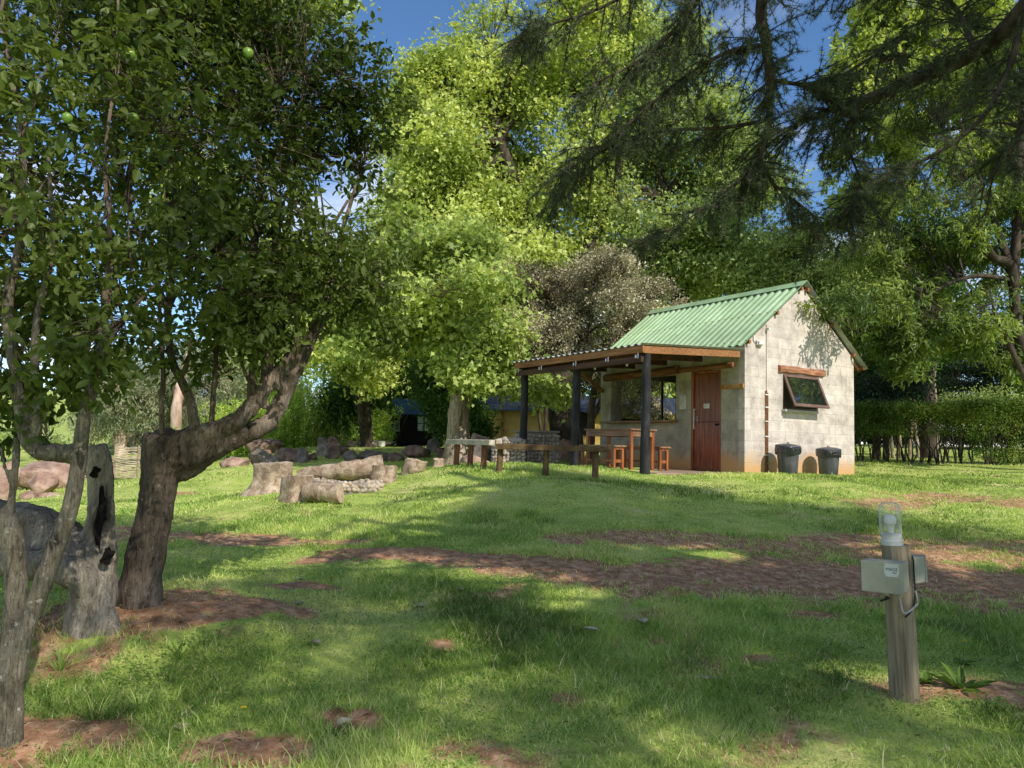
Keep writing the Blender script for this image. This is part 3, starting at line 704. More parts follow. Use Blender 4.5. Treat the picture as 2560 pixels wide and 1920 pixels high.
# porch roof
pr = MB(); corrug(pr, (-.10, 2.405), (-2.73, 2.265), -.07, 4.22, (0, 1), amp=.018)
pro = pr.build('porch_roof', M['zinc'], hut); m_ = pro.modifiers.new('t', 'SOLIDIFY'); m_.thickness = .004
MB().box((-2.69, -.03, 2.12), (-2.65, 4.17, 2.243)).build('fascia', M['pine'], hut, bevel=.004)
for k, y in enumerate((0.0, 1.02, 2.05, 3.08, 4.1)):
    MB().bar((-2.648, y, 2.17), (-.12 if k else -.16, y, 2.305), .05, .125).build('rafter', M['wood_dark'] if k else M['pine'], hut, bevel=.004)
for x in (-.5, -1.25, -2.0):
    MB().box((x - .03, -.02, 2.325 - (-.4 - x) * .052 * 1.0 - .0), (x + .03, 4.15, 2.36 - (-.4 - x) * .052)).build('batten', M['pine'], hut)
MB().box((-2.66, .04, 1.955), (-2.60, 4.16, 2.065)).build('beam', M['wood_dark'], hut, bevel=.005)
for y in (.06, 2.11, 4.0):
    g_ = HP(-2.52, y); z0 = zg(g_[0], g_[1]) - HB - .15
    po = MB(); P_, r_ = smooth_path([(-2.52, y, z0), (-2.525, y + .004, .4), (-2.515, y - .005, 1.2), (-2.52, y, 2.13)], [.098, .086, .08, .078], 4)
    po.tube(P_, r_, 18, .05, int(y * 9)).build('porch_post', M['pole_black'], hut, smooth=True)
MB().bar((-.75, 4.33, 2.24), (-.0, 4.33, 1.78), .07, .07).build('brace', M['pine'], hut, bevel=.004)
for y in (.12, .95, 1.95, 3.15, 4.05):
    b_ = MB(); b_.box((-2.668, y - .014, 2.02), (-2.662, y + .014, 2.13)); b_.obox((-2.69, y + .008, 2.03), .028, .016, .004, ((1, 0, 0), (0, 1, 0), (0, 0, 1)))
    b_.obox((-2.715, y + .008, 2.055), .004, .016, .028, ((1, 0, 0), (0, 1, 0), (0, 0, 1))).build('strap_bracket', M['steel'], hut)
for (x, y) in ((-1.9, 2.3), (-1.9, 3.2), (-1.9, 1.3)):
    MB().lathe([(.001, 0), (.022, .012), (.03, .045), (.018, .08), (.016, .12)], 12, (x, y, 2.02)).build('lamp_socket', M['white'], hut, smooth=True)

# logs over the openings
def polelog(name, p, q, r, seed, m='wood_log'):
    p, q = np.array(p), np.array(q); t = np.linspace(0, 1, 7)[:, None]
    P_ = p + (q - p) * t + np.random.default_rng(seed).normal(0, .006, (7, 3))
    return MB().tube(P_, [r * 1.04, r, r * .97, r * 1.02, r, r * .95, r * .97], 14, .12, seed).build(name, M[m], hut, smooth=True)
M['wood_log'] = mat('wood_log', [(.11, .045, .022), (.23, .105, .05), (.34, .18, .10)], 6, .8, .4, 30, (3, .4, 3))
M['wood_log2'] = mat('wood_log2', [(.15, .055, .03), (.33, .15, .085), (.47, .26, .17)], 6, .8, .4, 30, (.6, 3, 3))
polelog('opening_lintel', (-.06, 1.76, 2.13), (-.06, 4.2, 2.10), .088, 4)
polelog('door_lintel', (-.03, .26, 2.13), (-.03, 1.74, 2.12), .055, 5)
# roughly squared log over the window
lg = MB(); k = 9
ys = np.linspace(.99, 2.45, k); g5 = np.random.default_rng(5); vs = []; fs = []
for i, x in enumerate(ys):
    zt = 2.195 + g5.normal(0, .006); zb = 2.035 + g5.normal(0, .008); yf = -.055 + g5.normal(0, .004)
    vs += [(x, -.002, zb), (x, yf, zb + .02), (x, yf - .008, (zt + zb) / 2), (x, yf, zt - .02), (x, -.002, zt)]
for i in range(k - 1):
    for j in range(4): a = i * 5 + j; fs.append((a, a + 1, a + 6, a + 5))
fs += [(0, 1, 2, 3, 4), tuple(range((k - 1) * 5, k * 5))[::-1]]
lg.add(vs, fs).build('window_lintel', M['wood_log2'], hut, bevel=.004)
MB().box((1.10, -.10, 1.245), (2.16, -.002, 1.295)).build('window_sill', M['sill'], hut, bevel=.006)

# gable window: fixed frame and a sash swung out at the foot
fr = MB(); a, b = WX0 + .004, WX1 - .004; z0, z1 = WZ0 + .0, WZ1 + .0
for q in (((a, .01, z0), (a + .045, .075, z1)), ((b - .045, .01, z0), (b, .075, z1)), ((a + .045, .01, z0), (b - .045, .075, z0 + .045)), ((a + .045, .01, z1 - .045), (b - .045, .075, z1))): fr.box(*q)
win = fr.build('window', M['frame_brown'], hut, bevel=.004)
sd = np.array([0, -.27, -.64]); sd /= np.linalg.norm(sd); sn = np.cross((1, 0, 0), sd); top = np.array([0, -.0, z1 - .01]); Ls = .71
s_ = MB(); ax3 = ((1, 0, 0), sd, sn)
def sash(cx, cy, hx, hy, hz=.018): s_.obox(np.array([cx, 0, 0]) + top + sd * cy + sn * 0, hx, hy, hz, ax3)
w_ = (b - a)
sash(a + .03, Ls / 2, .028, Ls / 2); sash(b - .03, Ls / 2, .028, Ls / 2); sash((a + b) / 2, .028, w_ / 2 - .059, .026); sash((a + b) / 2, Ls - .03, w_ / 2 - .059, .03)
sash_o = s_.build('sash', M['frame_brown'], win, bevel=.004)
p_ = MB(); p_.obox(np.array([(a + b) / 2, 0, 0]) + top + sd * Ls / 2, w_ / 2 - .055, Ls / 2 - .05, .003, ax3); p_.build('pane', M['pane'], win)
MB().bar((b - .06, .03, z0 + .12), (b - .06, -.2, z0 + .10), .012, .012).build('stay', M['steel'], win)

# stable door
df = MB(); x0, x1 = .03, .12
df.box((x0 - .02, DY0, 0), (x1, DY0 + .05, 2.06)); df.box((x0 - .02, DY1 - .05, 0), (x1, DY1, 2.06)); df.box((x0 - .02, DY0 + .05, 2.01), (x1, DY1 - .05, 2.06))
door = df.build('door_frame', M['varnish'], hut, bevel=.004)
for nm, za, zb in (('lower_leaf', .015, 1.0), ('upper_leaf', 1.012, 2.003)):
    lf = MB(); n_ = 5; yy = np.linspace(DY0 + .053, DY1 - .053, n_ + 1)
    for i in range(n_): lf.box((.045, yy[i] + .002, za), (.085, yy[i + 1] - .002, zb))
    lf.box((.05, yy[0], za + .01), (.08, yy[-1], zb - .01))
    lo = lf.build(nm, M['door_red'], door, bevel=.003)
h_ = MB(); h_.tube([(-.0, 1.335, .86), (-.012, 1.335, .9), (-.012, 1.335, 1.25), (0, 1.335, 1.29)], .011, 8); h_.box((-.01, 1.325, .87), (.045, 1.345, .885)); h_.box((-.01, 1.325, 1.265), (.045, 1.345, 1.28))
h_.build('pull_bar', M['white'], door, smooth=True)
h_ = MB(); h_.box((.036, 1.27, 1.0), (.044, 1.30, 1.13)); h_.tube([(.04, 1.285, 1.08), (.0, 1.285, 1.08), (-.005, 1.27, 1.08), (-.005, 1.19, 1.075)], .009, 8); h_.build('lever_handle', M['steel'], door, smooth=True)
MB().box((.036, .66, .93), (.043, .80, .97)).build('bolt', M['dark'], door)
# serving counter
MB().box((-.24, 1.80, 1.003), (.34, 4.18, 1.05)).build('serving_counter', M['varnish_top'], hut, bevel=.006)
MB().box((SX0 + .01, HL - T - .1, 1.103), (SX1 - .01, HL + .02, 1.14)).build('side_counter', M['wood_dark'], hut, bevel=.004)
for x in (1.35, 1.95): MB().box((x - .025, HL - .1, 1.141), (x + .025, HL - .05, 2.158)).build('window_post', M['frame_brown'], hut)

def text_mesh(txt, size, m, parent, origin, X, Z, name='lettering', ext=.0015):
    c = bpy.data.curves.new('t', 'FONT'); c.body = txt; c.size = size; c.extrude = ext; c.align_x = 'CENTER'; c.align_y = 'CENTER'
    o = bpy.data.objects.new('t', c); COL.objects.link(o)
    dg = bpy.context.evaluated_depsgraph_get(); me = bpy.data.meshes.new_from_object(o.evaluated_get(dg))
    bpy.data.objects.remove(o)
    X, Z = Vector(X).normalized(), Vector(Z).normalized(); Yv = X.cross(Z) * -1
    me.transform(Matrix(((X[0], Z[0], Yv[0], origin[0]), (X[1], Z[1], Yv[1], origin[1]), (X[2], Z[2], Yv[2], origin[2]), (0, 0, 0, 1))))
    me.materials.clear(); me.materials.append(m); me.name = name
    o = bpy.data.objects.new(name, me); COL.objects.link(o); o.parent = parent
    return o

# things on the walls
sg = empty('kitchen_sign', HP(-.02, .30, 1.70), YAW, 'small orange wooden sign reading KITCHEN beside the red door', 'sign')
MB().box((-.015, -.285, -.045), (.018, .285, .045)).build('board', M['sign_wood'], sg, bevel=.006)
text_mesh('KITCHEN', .092, M['letter'], sg, (-.0175, 0.0, .0), (0, -1, 0), (0, 0, 1))
def notice(y, z, w, h, x, label, lines, head=True):
    e = empty('paper_notice', HP(x, y, z), YAW, label, 'notice')
    MB().box((-.003, -w / 2, -h / 2), (.0, w / 2, h / 2)).build('sheet', M['paper'], e)
    t = MB(); gg = np.random.default_rng(int(y * 100))
    for i in range(lines):
        zz = h / 2 - h * (.30 + .62 * i / max(1, lines - 1)) ; ww = w * gg.uniform(.25, .38)
        t.box((-.0042, -ww, zz - h * .008), (-.0035, ww, zz + h * .008))
    if head: t.box((-.0042, -.02, h * .36), (-.0035, .02, h * .43))
    t.build('print', M['ink_soft'], e)
notice(1.665, 1.43, .185, .29, -.006, 'white printed notice on the block wall left of the red door', 9)
notice(1.03, 1.335, .165, .10, .040, 'small white paper note stuck on the upper leaf of the red door', 3, False)

lf = empty('wall_light', HP(.395, -.0, 2.575), YAW, 'white bulkhead light with a cable under the green roof on the gable', 'light')
MB().box((-.085, -.05, -.045), (.085, -.003, .05)).build('backplate', M['white'], lf, bevel=.008)
MB().box((-.07, -.09, -.035), (.07, -.052, .04)).build('lens', M['plate'], lf, bevel=.012)
MB().tube([(-.085, -.02, .0), (-.14, -.015, .01), (-.17, -.012, .06), (-.16, -.012, .12)], .006, 6).build('cable', M['cable_black'], lf, smooth=True)

cd = MB()
cd.tube([(.632, -.014, .0), (.632, -.014, 1.65)], .011, 8); cd.tube([(.60, -.014, .0), (.60, -.014, 1.64)], .011, 8)
cdp = MB().tube([(.632, -.014, 1.65), (.63, -.014, 2.4), (.632, -.014, 2.97)], .009, 8).build('conduit', M['conduit'], hut, smooth=True)
cd.tube([(.664, -.014, .0), (.664, -.014, 1.60)], .011, 8).build('conduit', M['wood_log'], hut, smooth=True)
for z in (.35, .72, 1.02, 1.30, 1.55): MB().box((.58, -.03, z), (.685, -.002, z + .02)).build('pipe_clip', M['white'], hut)
MB().box((.6, -.09, 2.86), (.66, -.003, 2.9)).build('insulator', M['white'], hut)

# ------------------------------------------------------------------ bins
def bin_(x, label, tilt, bag, seed, hrot):
    p = HP(x, -.42); z = zg(p[0], p[1]) - .01
    e = empty('rubbish_bin', (p[0], p[1], z), YAW + hrot, label, 'bin', None)
    prof = [(.195, 0), (.20, .02), (.205, .03), (.225, .30), (.243, .50), (.25, .52), (.262, .525), (.262, .55), (.252, .56), (.256, .60)]
    e.scale = (.86, .86, .92); MB().lathe(prof, 36).build('body', M['bin'], e, smooth=True)
    # liner folded over the rim
    vs = []; fs = []; n_ = 64; g = np.random.default_rng(seed)
    for i, (r, zz, w) in enumerate(((.245, .56, .0), (.262, .613, .003), (.275, .615, .006), (.285, .59, .012), (.283, .55, .016), (.276, .50, .02), (.272, .455, .028))):
        for k in range(n_):
            t = 2 * math.pi * k / n_
            q = fbm(np.array([[math.cos(t) * 7, math.sin(t) * 7, zz * 8]]), seed, 3)[0] - .5
            rr = r + q * w * 3.2; z_ = zz + (q * .10 - .02 * math.sin(3 * t + seed) if i == 6 else q * .02)
            vs.append((rr * math.cos(t), rr * math.sin(t), z_))
    for i in range(6):
        for k in range(n_): a = i * n_ + k; b2 = i * n_ + (k + 1) % n_; fs.append((a, b2, b2 + n_, a + n_))
    MB().add(vs, fs).build('liner', M['bag'], e, smooth=True)
    l_ = MB(); l_.lathe([(.001, .045), (.05, .045), (.15, .035), (.26, .012), (.282, .0), (.285, -.018), (.275, -.02)][::-1], 36)
    lid = l_.build('lid', M['bin'], e, smooth=True); lid.location = (0, 0, .628); lid.rotation_euler = (tilt, tilt * .6, 0)
    MB().tube([(-.05, 0, .03), (-.045, 0, .065), (.045, 0, .065), (.05, 0, .03)], .009, 8).build('knob', M['bin'], lid, smooth=True)
    for s in (-1, 1):
        h = MB(); h.box((s * .245 - .01, -.06, .50), (s * .245 + .01, -.04, .53)); h.box((s * .245 - .01, .04, .50), (s * .245 + .01, .06, .53))
        h.tube([(s * .25, -.05, .515), (s * .30, -.05, .51), (s * .30, .05, .51), (s * .25, .05, .515)], .011, 8).build('handle', M['bin'], e, smooth=True)
bin_(.752, 'dark grey lidded rubbish bin below the open window, nearest the pipes', .03, 1, 3, .3)
bin_(2.02, 'dark grey rubbish bin with black liner at the far corner of the gable wall', -.02, 1, 8, 1.15)

# ------------------------------------------------------------------ table and benches on the porch
def legged(name, label, cat, x0, x1, y0, y1, h, leg, apron, top, rung, mt, ml, group=None):
    c = HP((x0 + x1) / 2, (y0 + y1) / 2); e = empty(name, c, YAW, label, cat, group); hx, hy = (x1 - x0) / 2, (y1 - y0) / 2
    t = MB(); n_ = max(2, int(round((x1 - x0) / .11))); xs = np.linspace(-hx, hx, n_ + 1)
    for i in range(n_): t.box((xs[i] + .0015, -hy, h - top), (xs[i + 1] - .0015, hy, h))
    t.build('tabletop' if cat == 'table' else 'seat', mt, e, bevel=.004)
    ix, iy = hx - .03, hy - .04
    ap = MB(); za, zb = h - top - apron, h - top - .001
    ap.box((-ix, -iy + leg, za), (-ix + .022, iy - leg, zb)); ap.box((ix - .022, -iy + leg, za), (ix, iy - leg, zb))
    ap.box((-ix + leg, -iy, za), (ix - leg, -iy + .022, zb)); ap.box((-ix + leg, iy - .022, za), (ix - leg, iy, zb)); ap.build('apron', mt if cat == 'table' else ml, e)
    for sx_ in (-1, 1):
        for sy_ in (-1, 1):
            xa = sx_ * ix; ya = sy_ * iy
            MB().box((min(xa, xa - sx_ * leg), min(ya, ya - sy_ * leg), 0), (max(xa, xa - sx_ * leg), max(ya, ya - sy_ * leg), h - top - .001)).build('leg', ml, e, bevel=.004)
    if rung:
        for sy_ in (-1, 1):
            ya = sy_ * (iy - leg / 2); MB().box((-ix + leg, ya - .014, rung), (ix - leg, ya + .014, rung + .06)).build('rung', ml, e, bevel=.003)
        MB().box((-.014, -iy + leg / 2 + .015, rung + .01), (.014, iy - leg / 2 - .015, rung + .05)).build('stretcher', ml, e)
    return e
legged('wooden_table', 'varnished wooden table standing on the hut porch', 'table', -2.0, -1.33, 1.03, 2.50, .80, .065, .12, .028, 0, M['varnish_top'], M['varnish'])
legged('wooden_bench', 'varnished bench on the lawn side of the porch table', 'bench', -2.38, -2.06, 1.08, 2.45, .47, .055, .05, .03, .14, M['varnish_top'], M['varnish'])
legged('wooden_bench', 'varnished bench between the porch table and the block wall', 'bench', -1.27, -.97, 1.0, 2.40, .47, .055, .05, .03, .14, M['varnish_top'], M['varnish'])

# ------------------------------------------------------------------ lawn benches on round legs
def lawn_bench(a, b, w, label, mt, tleg, r, h=.475, th=.085):
    a, b = np.array(a), np.array(b); z = max(zg(*a), zg(*b)) + h; c = (a + b) / 2
    e = empty('plank_bench', (c[0], c[1], zg(*c)), 0, label, 'bench')
    d = (b - a); Ln = np.hypot(*d); d = d / Ln; nrm = np.array([-d[1], d[0]])
    s = MB(); C3 = np.array([c[0], c[1], z - th / 2])
    for k in (-1, 1):
        s.obox(C3 + np.array([*(nrm * k * w / 4), .004 * k]), Ln / 2 + .01 * k, w / 4 - .004, th / 2, ((d[0], d[1], 0), (nrm[0], nrm[1], 0), (0, 0, 1)))
    s.build('seat', mt, e, bevel=.008, world=True)
    for t in tleg:
        q = a + (b - a) * t; zz = zg(*q)
        MB().tube([(q[0], q[1], zz - .12), (q[0], q[1] , zz + .1), (q[0] + .004, q[1], z - th)], [r * 1.05, r, r * .97], 14, .06, int(t * 50)).build('leg', M['leg_wood'] if mt == M['bench_grey'] else M['bench_brown'], e, smooth=True, world=True)
p1 = W(1241, 1150, 12.45); p2 = W(1520, 1150, 12.1)
lawn_bench(p1[:2], p2[:2], .27, 'long dark brown plank bench on round legs in front of the porch', M['bench_brown'], (.03, .45, .89), .052, .46)
p1 = W(1127, 1150, 13.75); p2 = W(1238, 1150, 12.5)
lawn_bench(p1[:2], p2[:2], .24, 'pale grey weathered plank bench left of the brown one', M['bench_grey'], (.14, .46, .76), .05, .47)
# ------------------------------------------------------------------ lamp post with the two boxes
bp_ = W(2262, 1722, 4.2); bz = zg(bp_[0], bp_[1])
lp = empty('lamp_post', (bp_[0], bp_[1], bz), 0, 'weathered round wooden post with a glass jar lamp and two meter boxes', 'lamp post')
lp.rotation_euler = (0, -.047, 0); lp.scale = (.91, .91, 1.0)
# local frame: x right, y away from the camera
P_, r_ = smooth_path([(0, 0, -.15), (0, 0, .1), (.002, 0, .45), (-.002, 0, .805)], [.083, .081, .079, .077], 5)
MB().tube(P_, r_, 26, .035, 4).build('post', M['post_wood'], lp, smooth=True)
MB().lathe([(.060, .806), (.062, .83), (.056, .836), (.056, .862), (.050, .865)], 32, (-.022, 0, 0)).build('lamp_base', M['white'], lp, smooth=True)
jar = MB().lathe([(.060, .862), (.060, .885), (.0595, .98), (.058, 1.005), (.050, 1.024), (.038, 1.031), (.001, 1.033)], 36, (-.026, 0, 0)).build('glass_jar', M['glass'], lp, smooth=True)
M['bulb'] = mat('bulb', [(.74, .74, .72), (.82, .82, .80)], 8, .35, .02, spec=.5)
bu = MB().lathe([(.015, .868), (.019, .885), (.024, .91), (.031, .918)], 24, (-.026, 0, 0)).lathe([(.031, .920), (.034, .935), (.030, .956), (.018, .968), (.001, .971)], 24, (-.026, 0, 0))
bu.build('bulb', M['bulb'], lp, smooth=True)
def enclosure(name, c, hx, hy, hz, rz, lid_side):
    e = empty(name); e.parent = lp; e.location = c; e.rotation_euler = (R(-4), 0, rz)
    return e
# left box: front face turned towards the camera's left
ca, sa = math.cos(-.78), math.sin(-.78)
bx = MB(); X3 = (ca, sa, 0); Y3 = (-sa, ca, 0)
bc = np.array([-.135, -.135, .665])
bx.obox(bc + np.array([0, 0, 0]), .108, .052, .078, (X3, Y3, (0, -.05, 1)))
b1 = bx.build('meter_box', M['box_grey'], lp, bevel=.006)
fx = MB(); fc = bc - np.array(Y3) * .060
fx.obox(fc, .112, .009, .081, (X3, Y3, (0, -.05, 1))); fx.build('box_lid', M['box_grey'], b1, bevel=.005)
for (u, v) in ((-.098, .066), (.098, -.066), (-.098, -.066)):
    pass
pc = fc - np.array(Y3) * .0095 + np.array(X3) * .058 + np.array([0, 0, 1]) * .040
MB().obox(pc, .040, .0012, .033, (X3, Y3, (0, -.05, 1))).build('name_plate', M['plate'], b1, bevel=.001)
pt = pc - np.array(Y3) * .0016
text_mesh('IMAGE', .0225, M['ink'], b1, pt + np.array([0, 0, .004]), X3, (0, -.05, 1), 'lettering', .0004)
text_mesh('PRO', .011, M['ink'], b1, pt + np.array(X3) * .016 + np.array([0, 0, -.013]), X3, (0, -.05, 1), 'lettering', .0004)
for (u, v) in ((-1, 1), (1, 1), (-1, -1), (1, -1)):
    q = pt + np.array(X3) * u * .034 + np.array([0, 0, v * .0265])
    ck = MB(); ck.obox(q, .004, .0004, .0012, (X3, Y3, (0, -.05, 1))); ck.obox(q + np.array(X3) * u * .003 - np.array([0, 0, v * .003]), .001, .00045, .0035, (X3, Y3, (0, -.05, 1))); ck.build('corner_mark', M['ink'], b1)
cg = MB()
for dx in (.0, .07): cg.lathe([(.011, -.022), (.014, -.02), (.014, .0)], 12, tuple(bc + np.array(X3) * dx + np.array([0, 0, -.08])))
cg.build('cable_gland', M['box_grey'], b1)
# right box, on the back of the post
c2, s2 = math.cos(.5), math.sin(.5); X2 = (c2, s2, 0); Y2 = (-s2, c2, 0); b2c = np.array([.105, .055, .67])
b2 = MB().obox(b2c, .05, .062, .070, (X2, Y2, (0, 0, 1))).build('meter_box', M['box_grey'], lp, bevel=.005)
MB().obox(b2c + np.array(X2) * .056, .006, .066, .074, (X2, Y2, (0, 0, 1))).build('box_lid', M['box_grey'], b2, bevel=.003)
MB().lathe([(.009, -.02), (.012, -.018), (.012, 0)], 12, tuple(b2c + np.array([-.01, -.02, -.072]))).build('cable_gland', M['white'], b2)
def cable(name, pts, r, m):
    P_, rr = smooth_path(pts, [r] * len(pts), 6); MB().tube(P_, rr, 8).build(name, M[m], lp, smooth=True)
g2 = bc + np.array(X3) * .07 + np.array([0, 0, -.10]); g1 = bc + np.array([0, 0, -.10])
cable('cable', [g2, g2 + (.004, 0, -.04), g2 + (.022, -.0, -.085), (.055, -.085, .50), (.066, -.08, .53), (.064, -.066, .575)], .0058, 'cable_grey')
cable('cable', [(.05, -.082, .755), (.058, -.078, .735), (.062, -.071, .70), (.062, -.070, .62), (.064, -.068, .575), (.060, -.07, .55), (.045, -.079, .50), (.02, -.0835, .465), (-.01, -.0835, .44)], .0045, 'cable_black')
cable('cable', [g1, g1 + (-.002, .01, -.02), g1 + (-.02, .035, -.035), (-.085, -.055, .535)], .006, 'cable_black')

# ------------------------------------------------------------------ stumps, logs and the fire pit
def stump(px0, px1, ptop, pbase, y, label, seed, flare=.25, lean=0, name='tree_stump', group=None, zoff=0):
    c = W((px0 + px1) / 2, pbase, y); r = (px1 - px0) / 2 / F * y; h = (pbase - ptop) / F * y; z = zg(c[0], c[1] + r) + zoff
    e = empty(name, (c[0], c[1] + r, z), 0, label, 'stump', group)
    n_ = 30; g = np.random.default_rng(seed); hs_ = [-.08, 0, h * .12, h * .35, h * .7, h * .97, h]; rr = [1 + flare * 1.5, 1 + flare, 1 + flare * .5, 1.02, .98, 1, .95]
    vs = []; fs = []
    for i, (zz, k) in enumerate(zip(hs_, rr)):
        for j in range(n_):
            t = 2 * math.pi * j / n_
            w = 1 + .09 * math.sin(2 * t + seed) + .06 * math.sin(5 * t + seed * 2) * (1.6 if i < 3 else .8) + g.normal(0, .02) * (1 if i < 5 else .3)
            vs.append((r * k * w * math.cos(t) + lean * zz, r * k * w * math.sin(t), zz + (g.normal(0, .008) if i > 4 else 0) + (.02 * math.sin(t + seed) if i >= 5 else 0)))
    for i in range(len(hs_) - 1):
        for j in range(n_): a = i * n_ + j; b = i * n_ + (j + 1) % n_; fs.append((a, b, b + n_, a + n_))
    MB().add(vs, fs).build('bark', M['log'], e, smooth=True)
    b0 = (len(hs_) - 1) * n_; ring = vs[b0:]; ctr = np.mean(ring, 0)
    v2 = [tuple(ctr)] + [tuple(ctr + (np.array(p) - ctr) * .5) for p in ring] + ring
    f2 = [(0, 1 + j, 1 + (j + 1) % n_) for j in range(n_)] + [(1 + j, 1 + n_ + j, 1 + n_ + (j + 1) % n_, 1 + (j + 1) % n_) for j in range(n_)]
    MB().add(v2, f2).build('cut_top', M['logend'], e)
    return e
def lying_log(p, q, r0, r1, label, seed, wob=.14, dark=False):
    p, q = np.array(p, float), np.array(q, float); c = (p + q) / 2
    e = empty('log', (c[0], c[1], min(p[2], q[2]) - r0), 0, label, 'log'); t = np.linspace(0, 1, 14)[:, None]; g = np.random.default_rng(seed)
    P_ = p + (q - p) * t + np.cumsum(g.normal(0, .006, (14, 3)), 0)
    V, f = tube_geo(P_, r0 + (r1 - r0) * t[:, 0] * 1.0 + g.normal(0, .006, 14), 26, wob, seed, False)
    mb = MB().add(V, f); mb.build('bark', M['log'], e, smooth=True, world=True)
    n_ = 26; eb = MB()
    for k, ring in ((0, V[:n_]), (1, V[-n_:])):
        ctr = ring.mean(0); eb.add([tuple(ctr)] + [tuple(x) for x in ring], [(0, 1 + j, 1 + (j + 1) % n_) for j in range(n_)])
    eb.build('cut_end', M['logend'], e, world=True)
    return e
stump(622, 710, 1172, 1245, 11.6, 'big grey stump with flaring roots at the left end of the fire circle', 1, .38)
stump(694, 770, 1203, 1266, 10.5, 'round stump standing against the short lying log', 2, .12)
stump(912, 982, 1192, 1233, 11.9, 'wide stump in front of the right end of the long log', 3, .06, .1)
stump(994, 1056, 1179, 1209, 12.6, 'low tilted stump right of the fire circle', 4, -.1, .3)
stump(1012, 1050, 1165, 1190, 13.6, 'small stump behind the low tilted stump', 5, .1)
stump(1080, 1108, 1171, 1190, 13.4, 'smallest stump on its own between the fire circle and the grey bench', 6, .15)
def gp_(px, y, up): 
    w = W(px, 1200, y); return np.array([w[0], y, zg(w[0], y) + up])
lying_log(gp_(772, 10.55, .14), gp_(850, 10.42, .15), .13, .125, 'short grey log lying beside the round stump', 4, .1)
lying_log(gp_(742, 11.9, .20), gp_(962, 12.2, .30), .10, .165, 'long pale weathered log lying across the far side of the fire circle', 7, .3)
lying_log(gp_(775, 12.5, .14), gp_(905, 12.8, .12), .12, .10, 'thin dark log lying under the long pale log', 8, .3)
fc_ = W(865, 1215, 11.65); fz = zg(fc_[0], fc_[1])
fp = empty('fire_pit', (fc_[0], fc_[1], fz), 0, 'low round fire pit wall built of pebbles and mortar', 'fire pit')
MB().lathe([(.54, -.1), (.54, .10), (.52, .125), (.42, .125), (.40, .10), (.40, -.1)], 40).build('ring_wall', M['mortar'], fp, smooth=True)
M['pebble_warm'] = mat('pebble_warm', [(.2, .16, .12), (.4, .33, .25), (.56, .48, .38)], 6, .9, .4); g = np.random.default_rng(4); pb = MB()
def pebble(mb, c, r, g, nrm=None, flat=.6):
    V, f = ico(2); V = V * (1 + (fbm(V * 1.3 + g.uniform(0, 50), 3, 2)[:, None] - .5) * .5) * r * g.uniform(.75, 1.2, 3)
    mb.add(V + np.array(c), f)
_ico = {}
def ico(sub):
    if sub in _ico: return _ico[sub]
    import bmesh
    bm = bmesh.new(); bmesh.ops.create_icosphere(bm, subdivisions=sub, radius=1); bm.verts.ensure_lookup_table()
    V = np.array([v.co[:] for v in bm.verts]); f = [[v.index for v in fa.verts] for fa in bm.faces]; bm.free(); _ico[sub] = (V, f); return _ico[sub]
for row in range(3):
    for k in range(54):
        t = 2 * math.pi * (k + .5 * (row % 2)) / 54 + g.normal(0, .02)
        rr = .535 if row < 2 else g.uniform(.43, .52)
        zz = .02 + row * .055 if row < 2 else .12
        pebble(pb, (rr * math.cos(t), rr * math.sin(t), zz + g.normal(0, .006)), .034, g)
pb.build('pebbles', M['pebble_warm'], fp, smooth=True)

# ------------------------------------------------------------------ rocks
def boulder(px0, px1, ptop, pbase, y, label, m, seed, depth=1.0, sink=.25, name='boulder', abovez=None, flat=1):
    w = (px1 - px0) / 2 / F * y * 1.13; c = W((px0 + px1) / 2, pbase, y); yy = y + w * depth * .6
    x = c[0]; z = zg(x, yy); ht = (W((px0 + px1) / 2, ptop, yy)[2] - z)
    if abovez is not None: z = abovez; ht = W((px0 + px1) / 2, ptop, yy)[2] - z
    ht = min(max(ht, w * .35), w * 2.5)
    e = empty(name, (x, yy, z), 0, label, 'rock', None); g = np.random.default_rng(seed)
    V, f = ico(4)
    V = V.copy(); q = V * (1 + (fbm(V * 1.1 + seed * 3.1, seed, 3)[:, None] - .5) * .75)
    for _ in range(11):
        d = rdir(1, g)[0]; k = g.uniform(.55, .85); s = q @ d; q = q - np.outer(np.maximum(s - k, 0) * .96, d)
    q = q + V * ((fbm(V * 5 + seed, seed + 2, 3) - .5) * .09)[:, None]
    lo, hi = q.min(0), q.max(0); q = (q - (lo + hi) / 2) / ((hi - lo) / 2)
    q = q * np.array([w, w * depth, (ht * (1 + sink)) / 2]) + np.array([0, 0, ht / 2 - ht * sink / 2])
    MB().add(q, f).build('stone', M[m], e, smooth=True)
    return e
